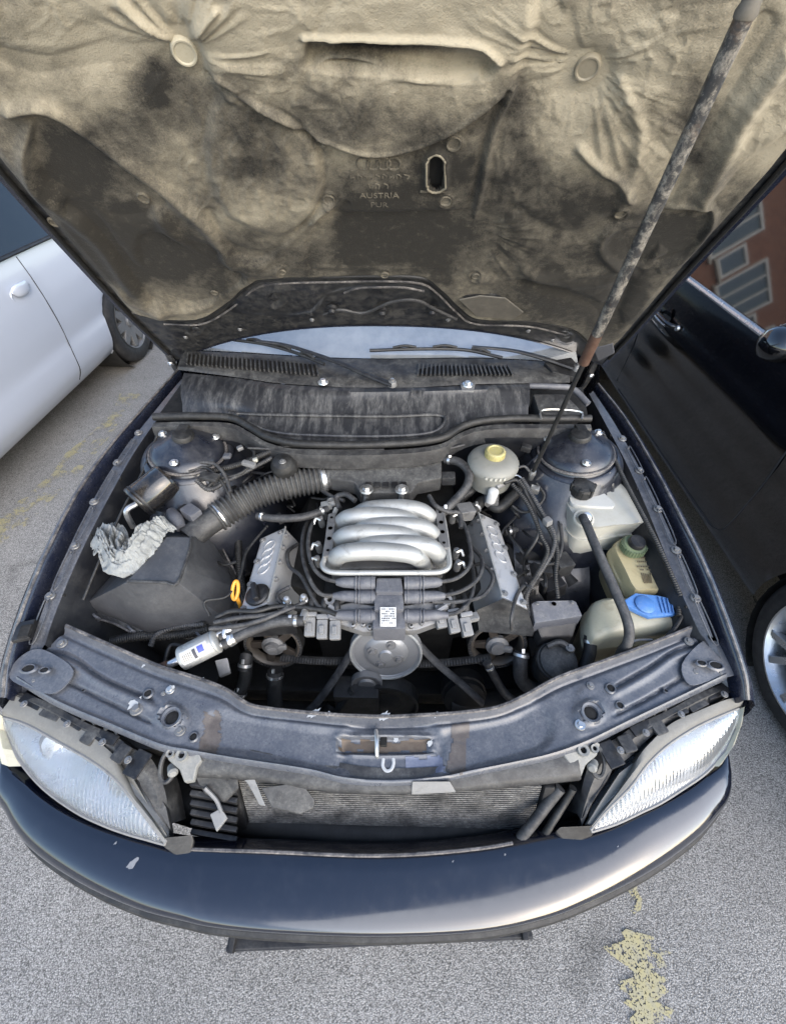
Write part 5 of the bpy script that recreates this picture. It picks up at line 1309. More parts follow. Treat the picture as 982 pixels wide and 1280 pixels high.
# intake runners
RL = []; RR_ = []
for k, (y, x0, x1, x2, x3) in enumerate(((646, 424, 519, 449, 541), (668, 421, 522, 449, 545), (691, 417, 527, 449, 551))):
    RL.append([(x0 - 1, y + 15, .79), (x0 + 4, y + 6, .838), (x0 + 16, y, .866), (468, y - 2, .872), (x1 - 20, y + 1, .868), (x1 - 4, y + 7, .848), (x1 + 3, y + 16, .79)])
    RR_.append([(x2 - 4, y - 4, .835), (x2 + 12, y - 10, .862), (495, y - 12, .870), (x3 - 20, y - 9, .868), (x3 - 6, y - 1, .846), (x3 + 1, y + 12, .79)])
for r in RR_: part('intake_runner', tube(WL(r), [.019, .0215, .0225, .0228, .0228, .0225], 20, 8), m_alu, eng)
for r in RL: part('intake_runner', tube(WL(r), [.0228, .0232, .0232, .0230, .0228, .0225, .022], 20, 8), m_alu, eng)
part('plenum', rb := slab(WL([(420, 645, .80), (545, 640, .80), (556, 708, .80), (412, 712, .80)]), .06), m_alu_d, eng, bevel=.01)
part('fuel_rail', tube(WL([(420, 636, .838), (412, 660, .84), (406, 695, .84), (403, 706, .84), (408, 713, .84), (425, 716, .84), (480, 716, .842), (535, 716, .84), (553, 714, .84), (561, 707, .84), (560, 690, .84), (556, 660, .84), (552, 640, .838)]), .0068, 10, 8), m_alu, eng)
for pts in ([(410, 642, .852), (420, 640, .852), (415, 694, .852), (403, 696, .852)], [(544, 636, .852), (554, 634, .852), (562, 684, .852), (549, 686, .852)]):
    rl = rbox(pts, .012, m_alu_d, eng, 'injector_bracket', .003)
    for f in (.12, .38, .62, .88):
        P = W(*pts[0]).lerp(W(*pts[3]), f).lerp(W(*pts[1]).lerp(W(*pts[2]), f), .5)
        part('bracket_hole', lathe([(.0001, .001), (.006 if f in (.38, .62) else .004, .001)], P, n=12), m_void, rl)
for x, y in ((401, 650), (398, 682), (404, 640), (566, 645), (570, 690), (572, 705), (397, 700)):
    part('injector', lathe([(.009, -.03), (.010, -.005), (.008, 0), (.008, .012), (.005, .015), (.001, .016)], W(x, y, .82), (0, -.2, 1), 14), m_alu_d, eng)
    part('injector_clip', tube([W(x, y, .836), W(x + (6 if x > 490 else -6), y - 2, .838), W(x + (9 if x > 490 else -9), y + 5, .825)], .004, 6, 4), m_steel, eng)
# valve covers
def vcover(ri, ro, fi, fo, sg):
    low = lambda p, dx: p + Vector((dx, 0, -.11))
    ringR = [low(ri, -sg * .05), ri, ro, low(ro, sg * .03)]; ringF = [low(fi, -sg * .05), fi, fo, low(fo, sg * .03)]
    v = part('valve_cover', loft([ringR, [a.lerp(b, .5) for a, b in zip(ringR, ringF)], ringF]), m_cover, eng, bevel=.005)
    d = (fi - ri); ax = d.normalized(); n = (ro - ri).cross(d).normalized(); n = n if n.z > 0 else -n
    w = (ro - ri).normalized()
    part('cover_seam', tube([ri + n * .001 - w * .002, fi + n * .001 - w * .002], .0028, 6, 8), m_alu, v)
    for f in (.12, .3, .5, .72): part('cover_rib', box(ri.lerp(fi, f) - w * .006 - Vector((0, 0, .006)), (.016, .006, .012), X=w, Y=ax), m_alu_d, v, bevel=.002)
    for k in range(4):
        c = ri.lerp(fi, .20 + .105 * k).lerp(ro.lerp(fo, .20 + .105 * k), .5) + n * .0012
        part('embossed_ring', tube([c + w * (.0155 * math.cos(a)) + ax * (.0155 * math.sin(a)) for a in np.linspace(0, 2 * math.pi, 26, endpoint=False)], .0018, 6, 1, closed=True), m_cover, v)
    return v, n, w, ax
rA, rB_, rC, rD = W(598, 640, .80), W(621, 651, .785), W(628, 746, .80), W(659, 761, .785)
vR, nR, wR, aR_ = vcover(rA, rB_, rC, rD, 1)
lA, lB, lC, lD = W(356, 659, .80), W(327, 672, .785), W(334, 754, .80), W(299, 768, .785)
vL, nL, wL, aL_ = vcover(lA, lB, lC, lD, -1)
for v_, (p0, p1, p2, p3), n_ in ((vR, (rA, rB_, rC, rD), nR), (vL, (lA, lB, lC, lD), nL)):
    for f in (.06, .36, .66, .95):
        bolt(p0.lerp(p2, f).lerp(p1.lerp(p3, f), .9) + n_ * .001, v_, .8, n_)
    for f in (.06, .95): bolt(p0.lerp(p2, f).lerp(p1.lerp(p3, f), .14) + n_ * .001, v_, .8, n_)
# black belt covers at the front of the right bank
part('belt_cover', loft([[rC + Vector((-.06, -.008, -.05)), rC + Vector((0, -.004, .001)), rD + Vector((0, -.004, .001)), rD + Vector((.012, -.006, -.06))], [W(598, 790, .70), W(630, 772, .735), W(668, 790, .715), W(666, 796, .68)]]), m_plastic_d, eng, bevel=.003)
part('belt_cover', loft([[lC + Vector((.06, -.008, -.05)), lC + Vector((0, -.004, .001)), lD + Vector((0, -.004, .001)), lD + Vector((-.012, -.006, -.06))], [W(372, 792, .69), W(336, 780, .70), W(300, 795, .69), W(300, 798, .66)]]), m_plastic, eng, bevel=.003)
oc = lC.lerp(lD, .42).lerp(lA.lerp(lB, .5), .14) + nL * .001
oil = part('oil_cap', lathe([(.030, 0), (.031, .006), (.028, .010), (.026, .011), (.001, .011)], oc, nL, 32), m_plastic, eng)
part('cap_grip', box(oc + nL * .017, (.014, .052, .018), X=wL, Y=aL_ + wL * .3), m_plastic, oil, bevel=.005)
# coil pack with three rows
prev = None
coil = part('coil_pack', J(slab(WL([(470, 722, .835), (502, 722, .835), (504, 740, .832), (469, 740, .832)]), .06), slab(WL([(468, 742, .82), (504, 742, .82), (505, 762, .816), (467, 762, .816)]), .06), slab(WL([(466, 764, .802), (506, 764, .802), (507, 786, .795), (465, 786, .795)]), .06)), m_grey2, eng, bevel=.006)
lab = part('label', slab(WL([(475, 759, .820), (495, 759, .820), (495, 783, .802), (475, 783, .802)]), .002), m_label, coil)
rl2 = random.Random(4)
for r in range(7):
    y = 761.5 + r * 2.9; x = 477
    while x < 492.5:
        w_ = rl2.uniform(.7, 2.6)
        if rl2.random() < .72:
            z0 = .8207 - (y - 760) * .00075
            part('label_print', slab(WL([(x, y - .55, z0), (x + w_, y - .55, z0), (x + w_, y + .55, z0 - .0008), (x, y + .55, z0 - .0008)]), .0004), m_ink, coil, smooth=False)
        x += w_ + .8
leads = []
for y, z, xl, xr in ((728, .825, 424, 548), (745, .808, 420, 552), (769, .79, 414, 556)):
    for sg, xe in ((-1, xl), (1, xr)):
        x0 = 487 + sg * 18
        part('plug_boot', tube(WL([(x0, y + 1, z), (x0 + sg * 18, y + 1, z), (x0 + sg * 20, y + 1, z), (x0 + sg * 40, y, z), (xe + sg * 4, y, z)]), [.017, .017, .015, .013, .0075], 14, 3), m_grey2, eng)
        for q in (4, 20, 24): part('boot_rib', lathe([(.0175, -.002), (.0185, 0), (.0175, .002)], W(x0 + sg * q, y + 1, z), (1, 0, 0), 16), m_grey2, eng)
WIRE = .0052
LEADS = [[(424, 728, .825), (404, 722, .83), (390, 706, .835), (385, 680, .835), (390, 655, .83), (402, 640, .80)],
         [(420, 745, .808), (400, 742, .82), (386, 722, .825), (378, 692, .82), (380, 662, .80), (392, 640, .77)],
         [(414, 769, .79), (398, 758, .80), (388, 742, .80), (376, 720, .80), (362, 708, .79), (360, 690, .78), (372, 680, .76)],
         [(548, 728, .825), (572, 722, .83), (588, 704, .835), (586, 675, .835), (578, 652, .83), (565, 638, .80)],
         [(552, 745, .808), (578, 738, .82), (598, 722, .82), (602, 700, .815), (590, 684, .79), (584, 676, .76)],
         [(556, 769, .79), (574, 764, .80), (588, 748, .80), (592, 720, .80), (586, 695, .79)],
         [(540, 752, .80), (575, 752, .80), (604, 744, .80), (616, 722, .80), (604, 706, .79), (592, 706, .77)],
         [(434, 748, .79), (405, 764, .78), (390, 770, .77), (372, 762, .77), (350, 752, .79), (348, 742, .79), (362, 734, .79)]]
for l in LEADS: part('spark_plug_lead', tube(WL(l), WIRE, 8, 7), m_hose, eng)
# cast bracket with ears
br = part('coil_bracket', slab(WL([(414, 758, .775), (440, 752, .785), (466, 756, .785), (506, 756, .785), (534, 752, .785), (560, 756, .775), (548, 778, .76), (520, 788, .755), (454, 790, .755), (424, 780, .76)]), .025), m_alu_d, eng, bevel=.005)
for x, y in ((412, 750), (558, 750)):
    P = W(x, y, .80)
    part('bracket_ear', lathe([(.006, -.008), (.006, .004), (.013, .005), (.015, -.008)], P, (0, -.3, 1), 20, cap=False), m_alu_d, br)
    part('bracket_arm', tube([P + Vector((0, -.012, -.006)), P + Vector((.03 if x < 480 else -.03, -.03, -.014))], .009, 8), m_alu_d, br)
for x, y in ((454, 780), (462, 784), (514, 782), (527, 778), (431, 772), (441, 781), (460, 752), (512, 752)): part('bracket_boss', lathe([(.006, -.02), (.0065, .004), (.003, .005), (.003, -.002)], W(x, y, .772), (0, -.3, 1), 14, cap=False), m_alu_d, br)
# plugs in a row at both ends
def plug(x, y, z, sg, rot):
    P = W(x, y, z); d = Vector((sg * .25, -.9, -.35))
    pb = part('connector', box(P, (.026, .045, .024), X=(1, rot, 0), Y=d), m_grey, eng, bevel=.004)
    part('connector_collar', box(P + Vector((0, .026, .012)), (.030, .012, .028), X=(1, rot, 0), Y=d), m_alu_d, pb, bevel=.003)
    part('connector_lock', box(P + Vector((0, -.008, .013)), (.012, .02, .006), X=(1, rot, 0), Y=d), m_grey, pb, bevel=.002)
    part('connector_boot', tube([P + Vector((0, .03, .014)), P + Vector((0, .05, .03)), P + Vector((-sg * .01, .075, .03))], [.011, .009, .006], 10), m_rubber, pb)
for x, y in ((388, 784), (403, 787), (419, 788)): plug(x, y, .765, 0, .05)
for x, y in ((550, 774), (566, 780), (582, 784)): plug(x, y, .765, .3, .22)
part('connector_tab', box(W(590, 772, .77), (.03, .02, .016), X=(1, .3, 0)), m_grey, eng, bevel=.003)
for x, y in ((359, 752), (380, 749)):
    part('hose_nipple', lathe([(.010, -.03), (.010, 0), (.007, .002), (.007, .012), (.009, .014), (.006, .022), (.001, .023)], W(x, y, .80), (.1, -.2, 1), 14), m_steel, eng)
# pulleys, belts
def pulley(px_, py_, z, r, prof, mat, name='pulley', tilt=.30, cap=True):
    c = W(px_, py_, z); ax = Vector((0, -1, tilt)).normalized()
    return part(name, lathe([(a * r, b * r) for a, b in prof], c, ax, 48, cap), mat, eng), c, ax
m_pul = MAT('brushed_pulley', (.30, .305, .31), .42, .6, dust=(.20, .195, .18), damt=.6, dscale=24)
pp, pc, pax = pulley(482, 817, .655, .092, [(1.0, -.25), (1.02, -.2), (.97, -.1), (1.0, 0), (.985, .03), (.94, .02), (.9, -.02), (.62, -.05), (.56, .02), (.44, .06), (.2, .07), (.16, .12), (.001, .12)], m_pul, 'water_pump_pulley')
u1 = pax.orthogonal().normalized(); u2 = pax.cross(u1)
for k in range(4): bolt(pc + (u1 * math.cos(k * 1.57 + .4) + u2 * math.sin(k * 1.57 + .4)) * .036 + pax * .004, pp, 1.3, pax)
part('pulley_rim', tube([pc + (u1 * math.cos(a) + u2 * math.sin(a)) * .0905 + pax * .002 for a in np.linspace(0, 2 * math.pi, 48, endpoint=False)], .0035, 6, 1, closed=True), m_alu, pp)
m_sprk = MAT('brown_sprocket_rim', (.085, .072, .058), .5, .3, dust=(.14, .125, .10), damt=.6, dscale=30)
for x in (343, 620):
    cp, cc, cax = pulley(x, 803, .63, .074, [(.97, -.2), (.97, .2), (.90, .22), (.84, .16), (.80, .02), (.80, -.1)], m_sprk, 'cam_sprocket', .35, False)
    v1 = cax.orthogonal().normalized(); v2 = cax.cross(v1)
    part('timing_belt', J(lathe([(.074, -.016), (.078, -.016), (.078, .016), (.074, .016)], cc, cax, 48, False)), m_rubber, cp)
    part('belt_teeth', J(*[box(cc + (v1 * math.cos(a) + v2 * math.sin(a)) * .0725 + cax * .011, (.005, .005, .012), X=v1 * math.cos(a) + v2 * math.sin(a), Y=v2 * math.cos(a) - v1 * math.sin(a)) for a in np.linspace(0, 2 * math.pi, 54, endpoint=False)]), m_hose, cp, smooth=False)['kind'] = 'stuff'
    for k in range(5):
        a = k * 2 * math.pi / 5 + .5; d = v1 * math.cos(a) + v2 * math.sin(a)
        part('sprocket_spoke', loft([[cc + d * .012 + cax.cross(d) * .012 * s + cax * hgt_ for s, hgt_ in ((-1, 0), (1, 0), (1, .012), (-1, .012))], [cc + d * .062 + cax.cross(d) * .009 * s + cax * hgt_ for s, hgt_ in ((-1, 0), (1, 0), (1, .010), (-1, .010))]]), MAT('rusty_sprocket', (.045, .037, .030), .55, .4, dust=(.10, .085, .07), damt=.6, dscale=30) if 'rs_m' not in globals() else rs_m, cp, bevel=.002)
        rs_m = bpy.data.materials.get('rusty_sprocket')
    part('sprocket_hub', lathe([(.030, .004), (.030, .016), (.020, .020), (.018, .028), (.001, .028)], cc, cax, 24), m_alu_d, cp)
    part('hub_arm', box(cc + cax * .022 + Vector((.012, 0, 0)), (.052, .018, .012), X=Vector((1, .25 if x < 480 else -.15, 0)), Y=cax.cross(Vector((1, 0, 0)))), m_alu_d, cp, bevel=.006)
pulley(458, 857, .56, .042, [(1, -.4), (1, 0), (.92, .02), (.86, -.06), (.6, -.08), (.5, .04), (.35, .06), (.001, .06)], m_alu_d, 'idler_pulley', .15)
pulley(480, 884, .47, .095, [(1, -.4), (1, 0), (.93, .02), (.88, -.1), (.5, -.12), (.3, .04), (.001, .05)], m_dark, 'crank_pulley', .15)
pulley(581, 875, .50, .062, [(1, -.9), (1, -.3), (.9, -.28), (.9, 0), (.6, .05), (.3, .12), (.001, .12)], m_dark, 'alternator_pulley', .5)
for pts in ([(448, 800, .675), (425, 838, .60), (398, 876, .53), (380, 895, .49)], [(516, 798, .675), (545, 828, .61), (580, 858, .55), (604, 880, .51)]):
    part('drive_belt', tube(WL(pts), .011, 8, 6, flat=.35), m_hose, eng)
part('drive_belt', tube(WL([(440, 862, .57), (425, 882, .52), (415, 900, .48)]), .010, 8, 5, flat=.35), m_rubber, eng)
for pts in ([(352, 822, .60), (400, 826, .59), (450, 826, .59)], [(512, 830, .59), (560, 828, .59), (612, 822, .60)]):
    C = WL(pts); part('toothed_belt', tube(C, .012, 8, 10, flat=.5), m_rubber, eng)
    S = spline(C, 14); part('belt_teeth', J(*[box(p + Vector((0, -.006, .006)), (.003, .014, .004)) for p in S]), m_hose, eng, smooth=False)['kind'] = 'stuff'
part('front_cover', box((.02, .64, .48), (.40, .05, .30)), m_dark, eng, bevel=.02)
part('thermostat_housing', J(box((-.05, .47, .5), (.12, .06, .12)), tube([(-.12, .46, .46), (-.14, .42, .44), (-.15, .36, .46)], .024, 12)), m_dark, eng, bevel=.006)
# cover over the throttle body
m_thr = MAT('grey_throttle_cover', (.032, .032, .033), .5, dust=(.19, .187, .17), damt=.85, dscale=12, lo=.34, hi=.62)
thr = part('throttle_cover', loft([[p + Vector((0, 0, -.05)) for p in WL([(412, 572, .90), (552, 572, .90), (552, 597, .885), (522, 603, .88), (514, 616, .87), (450, 616, .87), (443, 603, .88), (412, 597, .885)])], WL([(412, 572, .90), (552, 572, .90), (552, 597, .885), (522, 603, .88), (514, 616, .87), (450, 616, .87), (443, 603, .88), (412, 597, .885)])]), m_thr, eng, bevel=.006)
for x in range(5): part('cover_cell', box(W(460 + x * 11, 606, .884), (.018, .022, .005)), m_plastic, thr, bevel=.003)
for x in (458, 502):
    bolt(W(x, 612, .886), thr, 1.8, bright=True); part('cover_post', tube(WL([(x, 618, .87), (x - 2, 628, .84), (x - 3, 634, .80)]), .007, 8), m_steel, thr)
# dipstick
part('dipstick', tube([W(294, 738, .80) + Vector((math.cos(a) * .007, math.sin(a) * .019, math.sin(a) * .012)) for a in np.linspace(0, 2 * math.pi, 16, endpoint=False)], .0045, 8, 2, closed=True), m_orange, eng)
part('dipstick_stem', tube(WL([(296, 747, .788), (299, 754, .77), (302, 762, .72)]), .005, 8), m_orange, eng)

# ================================================================== things bolted round the engine
# air filter box
ab_b = [(106, 759, .70), (146, 774, .70), (184, 790, .70), (240, 790, .69), (286, 780, .69), (297, 738, .70), (280, 700, .72), (262, 672, .74), (230, 667, .745), (196, 668, .74), (148, 716, .72)]
ab_t = [(160, 727, 0.855), (176, 727.5, 0.858), (192, 728, 0.858), (208, 728.5, 0.858), (222, 729, 0.858), (231, 712, 0.865), (236, 690, 0.870), (239, 672, 0.875), (222, 671, 0.875), (208, 671, 0.873), (184, 700, 0.863)]
b0, b1 = WL(ab_b), WL(ab_t)
m_air = MAT('air_box_plastic', (.046, .047, .050), .40, dust=(.16, .16, .157), damt=.75, dscale=7, lo=.38, hi=.70)
afb = part('air_filter_box', loft([[p + Vector((0, 0, -.02)) for p in b0], b0, [a.lerp(b, .06) + Vector((0, 0, .012)) for a, b in zip(b0, b1)], b1]), m_air, car, bevel=.004, ang=30)
cb = sum(b0, Vector()) / len(b0)
part('lid_crest', tube([p + Vector((0, 0, .001)) for p in b1[:5]] + [b1[6], b1[7]], .004, 8, 4), m_plastic_d, afb)
part('lid_rim', loft([[p + (p - cb).normalized() * .006 + Vector((0, 0, -.026)) for p in b0], [p + (p - cb).normalized() * .012 + Vector((0, 0, -.022)) for p in b0], [p + (p - cb).normalized() * .012 + Vector((0, 0, -.010)) for p in b0], [p + (p - cb).normalized() * .002 + Vector((0, 0, -.004)) for p in b0]]), m_plastic_d, afb, ang=20)
part('rim_edge', tube([p + (p - cb).normalized() * .011 + Vector((0, 0, -.008)) for p in b0], .0028, 6, 4, closed=True), m_edge, afb)
part('lower_box', loft([[p + Vector((0, 0, -.25)) + (cb - p) * .15 for p in b0], [p + Vector((0, 0, -.025)) for p in b0]]), m_plastic, afb)
for x, y in ((120, 768), (165, 785), (108, 748), (250, 792)): part('lid_clip', tube(WL([(x - 5, y - 2, .70), (x, y + 3, .705), (x + 5, y + 6, .69), (x, y + 10, .67)]), .0035, 6, 4), m_grey2, afb)
mf = part('air_meter', tube(WL([(236, 674, .82), (250, 662, .825), (264, 652, .83), (274, 645, .832)]), [.036, .034, .034, .036], 20, 4), m_plastic_d, car)
part('meter_plug', box(W(240, 642, .86), (.05, .035, .035), X=(1, -.7, 0)), m_grey2, mf, bevel=.005)
part('meter_plug', tube(WL([(226, 660, .85), (220, 648, .855), (214, 640, .85)]), [.014, .018, .014], 12), m_grey2, mf)
part('hose_clamp', lathe([(.0385, -.006), (.0395, 0), (.0385, .006)], W(276, 644, .832), W(290, 635, .838) - W(264, 652, .83), 32), m_steel, mf)
duct = part('intake_hose', corrug(WL([(270, 648, .832), (292, 634, .838), (325, 617, .85), (362, 606, .855), (404, 598, .855)]), .0385, .0135, .0042, 28), m_thr, car)
part('hose_clamp', lathe([(.040, -.007), (.0415, -.004), (.0415, .004), (.040, .007)], W(404, 598, .855), W(410, 597, .855) - W(390, 601, .855), 36), m_steel, duct)
part('elbow', tube(WL([(404, 598, .855), (418, 596, .855), (434, 594, .85), (452, 596, .84)]), [.037, .037, .033, .028], 20, 4), m_plastic_d, duct)
# black canister
ca, cb_ = W(170, 630, .885), W(211, 598, .905)
can = part('carbon_canister', sweep([ca.lerp(cb_, f) for f in (0, .02, .08, .10, .5, .9, .92, .98, 1)], [.042, .047, .049, .0475, .0475, .0475, .049, .047, .040], 32), m_gloss, car, ang=50)
part('canister_strap', sweep([ca.lerp(cb_, f) for f in (.12, .17)], .0492, 32), m_plastic, can)
part('canister_pipe', tube([ca, ca + (ca - cb_).normalized() * .03, ca + Vector((-.02, -.03, -.06))], .008, 8), m_steel, can)
part('canister_pipe', tube([cb_, cb_ + (cb_ - ca).normalized() * .03, cb_ + Vector((.04, .02, -.01))], .009, 8), m_grey2, can)
# silver fuel-vapour cylinder with printed label
fa, fb = W(226, 824, .745), W(274, 800, .765)
ff = part('fuel_filter', sweep([fa.lerp(fb, f) for f in (0, .03, .06, .5, .86, .88, .90, .93, .96, 1)], [.020, .027, .0285, .0285, .0285, .0265, .0285, .0285, .026, .018], 32), m_alu, car, ang=50)
fd = (fb - fa).normalized(); fu = Vector((0, -.35, .93)); fu = (fu - fd * fu.dot(fd)).normalized(); fw = fd.cross(fu)
def wrap(s0, s1, a0, a1, mat, nm, r=.0290):
    L_ = (fb - fa).length
    part(nm, grid([[fa + fd * (L_ * s) + (fu * math.cos(a) + fw * math.sin(a)) * r for a in np.linspace(a0, a1, 9)] for s in np.linspace(s0, s1, 4)]), mat, ff, fix=False)
wrap(.12, .80, -.2, .9, m_label, 'label'); wrap(.55, .70, -.05, .5, m_blueink, 'label_print', .0293); wrap(.42, .50, .0, .8, m_ink, 'label_print', .0293)
for k in range(5): wrap(.18 + k * .045, .195 + k * .045, .1, .7, m_ink2, 'label_print', .0293)
part('filter_stub', tube([fa, fa - fd * .03, fa - fd * .05 + Vector((0, 0, -.01))], [.010, .009, .008], 10), m_steel, ff)
part('filter_hose', tube([fa - fd * .03, fa - fd * .07, W(190, 842, .70)], .013, 10), m_rust, ff)
for q in (-.013, .013):
    part('filter_stub', tube([fb + fw * q, fb + fd * .025 + fw * q], .008, 10), m_steel, ff)
    part('hose_clip', lathe([(.0135, -.006), (.0145, 0), (.0135, .006)], fb + fd * .03 + fw * q, fd, 18), m_steel, ff)
part('filter_bracket', slab(WL([(268, 826, .72), (284, 822, .72), (288, 840, .70), (274, 846, .69)]), .01), m_alu_d, ff, bevel=.003)

# brake booster, reservoir
bo = part('brake_booster', lathe([(.13, -.10), (.132, -.03), (.135, -.02), (.128, -.012), (.118, .02), (.09, .05), (.06, .06), (.001, .062)], W(612, 556, .85), (0, -1, .15), 40), m_bay, car)
part('booster_ring', tube([W(612, 556, .85) + Vector((math.cos(a) * .134, .012, math.sin(a) * .134)) for a in np.linspace(0, 2 * math.pi, 40, endpoint=False)], .005, 6, 1, closed=True), m_edge, bo)
part('master_cylinder', tube(WL([(614, 590, .84), (614, 610, .83), (614, 630, .82)]), [.026, .024, .020], 14), m_alu_d, bo)
m_resv = MAT('grimy_grey_reservoir', (.19, .19, .17), .48, dust=(.27, .26, .22), damt=.7, dscale=16, stain=(.12, .115, .09), samt=.6, sscale=22)
rv = W(617, 574, .93)
res = part('brake_fluid_reservoir', lathe([(.040, -.10), (.060, -.085), (.066, -.05), (.070, -.032), (.072, -.022), (.0735, -.016), (.0735, -.010), (.071, -.004), (.062, .006), (.045, .012), (.032, .014), (.001, .014)], rv, (0, -.05, 1), 40), m_resv, car)
cap = part('filler_cap', lathe([(.027, .010), (.027, .030), (.025, .033), (.021, .034), (.019, .031), (.001, .031)], rv, (0, -.05, 1), 36), m_yellow, res)
part('cap_ribs', J(*[box(rv + Vector((math.cos(a) * .0272, math.sin(a) * .0272, .021)), (.003, .0035, .015), X=(math.cos(a), math.sin(a), 0), Y=(-math.sin(a), math.cos(a), 0)) for a in np.linspace(0, 2 * math.pi, 28, endpoint=False)]), m_yellow, res, smooth=False)['kind'] = 'stuff'
for k in range(5): part('moulded_character', box(rv + Vector((math.cos(-1.95 + k * .17) * .0742, math.sin(-1.95 + k * .17) * .0742, -.014)), (.006, .002, .009), X=(-math.sin(-1.95 + k * .17), math.cos(-1.95 + k * .17), 0)), m_tank, res)
sw = part('pressure_switch', lathe([(.014, -.05), (.015, -.004), (.012, 0), (.008, .002), (.001, .002)], W(617, 613, .88), (0, -.2, 1), 20), m_label, bo)
part('switch_plug', tube(WL([(620, 609, .885), (628, 604, .888), (634, 599, .888)]), [.008, .010, .006], 10), m_grey, sw)

# coolant expansion tank
eb = [(694, 622, .80), (702, 605, .805), (740, 603, .808), (770, 604, .808), (794, 622, .805), (812, 655, .80), (806, 664, .80), (770, 668, .80), (724, 673, .80), (704, 652, .80)]
et = [(704, 620, .850), (712, 608, .858), (742, 607, .862), (766, 608, .862), (786, 624, .858), (799, 648, .852), (794, 656, .85), (768, 658, .85), (738, 660, .85), (716, 645, .85)]
E0, E1 = WL(eb), WL(et); ec = sum(E0, Vector()) / len(E0)
E0s, E1s = spline(E0, 4, True), spline(E1, 4, True)
xt = part('expansion_tank', loft([[p + (ec - p) * .25 + Vector((0, 0, -.115)) for p in E0s], [p + (ec - p) * .10 + Vector((0, 0, -.10)) for p in E0s], [p + Vector((0, 0, -.03)) for p in E0s], [p + (p - ec).normalized() * .001 + Vector((0, 0, -.008)) for p in E0s], [p + (p - ec).normalized() * .006 + Vector((0, 0, -.006)) for p in E0s], [p + (p - ec).normalized() * .006 for p in E0s], E0s, [a.lerp(b, .35) + Vector((0, 0, .022)) for a, b in zip(E0s, E1s)], [a.lerp(b, .8) + Vector((0, 0, .014)) for a, b in zip(E0s, E1s)], [b + Vector((0, 0, .006)) for b in E1s], [b.lerp(sum(E1, Vector()) / len(E1), .4) + Vector((0, 0, .009)) for b in E1s]]), m_tank, car, ang=40)
pad = [(712, 622, .872), (716, 610, .874), (728, 604, .876), (742, 606, .876), (766, 626, .872), (768, 632, .870), (762, 634, .868), (728, 632, .868), (716, 630, .868)]
part('raised_pad', slab(spline(WL(pad), 3, True), .012), MAT('clean_tank_plastic', (.44, .44, .41), .35, damt=.5, sss=.1), xt, bevel=.003)
ecp = W(727, 612, .886)
ecap = part('filler_cap', lathe([(.026, -.014), (.032, -.010), (.032, .014), (.029, .020), (.020, .022), (.001, .021)], ecp, (0, -.1, 1), 12), m_rubber, xt, ang=25)
part('cap_grip', J(*[box(ecp + Vector((math.cos(a) * .028, math.sin(a) * .028, .008)), (.014, .010, .026), X=(math.cos(a), math.sin(a), 0), Y=(-math.sin(a), math.cos(a), 0)) for a in np.linspace(0, 2 * math.pi, 6, endpoint=False)]), m_rubber, xt, bevel=.003)
part('outlet_recess', lathe([(.020, .001), (.022, .004), (.026, .003), (.028, -.002)], W(729, 648, .866), (-.1, -.4, 1), 24, cap=False), m_tank, xt)
part('outlet', lathe([(.009, -.01), (.010, .012), (.013, .014), (.013, .022), (.009, .024)], W(728, 648, .860), (.1, -.6, 1), 18), m_steel, xt)
part('coolant_hose', tube(WL([(728, 646, .882), (733, 656, .886), (742, 678, .872), (756, 710, .85), (770, 742, .825), (781, 768, .808), (786, 788, .79), (784, 804, .765), (776, 816, .73), (772, 824, .69)]), .0115, 14, 8), m_hose, xt)
for x, y in ((706, 606), (809, 662)):
    part('mount_lug', slab(WL([(x - 8, y - 5, .803), (x + 7, y - 5, .803), (x + 8, y + 6, .803), (x - 7, y + 6, .803)]), .008), m_tank, xt, bevel=.003); bolt(W(x, y, .806), xt, .9)
# hydraulic fluid reservoir with the ribbed green collar
P0 = [(767, 684, .795), (772, 674, .805), (786, 669, .808), (812, 676, .805), (824, 702, .79), (836, 732, .775), (830, 738, .773), (812, 738, .773), (794, 738, .773), (780, 712, .785)]
H0 = spline(WL(P0), 3, True); hc = sum(H0, Vector()) / len(H0)
hy = part('hydraulic_reservoir', loft([[p + (hc - p) * .05 + Vector((0, 0, -.17)) for p in H0], [p + Vector((0, 0, -.052)) for p in H0], [p + (p - hc).normalized() * .004 + Vector((0, 0, -.048)) for p in H0], [p + (p - hc).normalized() * .004 + Vector((0, 0, -.040)) for p in H0], [p + Vector((0, 0, -.036)) for p in H0], [p + Vector((0, 0, -.010)) for p in H0], [p + (hc - p) * .06 for p in H0], [p + (hc - p) * .6 + Vector((0, 0, .001)) for p in H0]]), m_tank_y, car, ang=40)
hp = W(792, 682, .815); hn = Vector((.05, -.15, 1))
part('cap_collar', lathe([(.029, -.018), (.031, -.014), (.031, .004), (.028, .008), (.020, .009)], hp, hn, 36), m_green, hy)
part('collar_ribs', J(*[box(hp + Vector((math.cos(a) * .0312, math.sin(a) * .0312, -.004)), (.003, .004, .018), X=(math.cos(a), math.sin(a), 0), Y=(-math.sin(a), math.cos(a), 0)) for a in np.linspace(0, 2 * math.pi, 30, endpoint=False)]), m_green, hy, smooth=False)['kind'] = 'stuff'
part('filler_cap', lathe([(.021, .004), (.021, .020), (.019, .024), (.001, .024)], hp, hn, 28), m_plastic, hy)
def on_hy(x, y): return W(x, y, float(np.interp(y, [672, 700, 735], [.8095, .7955, .7765])))
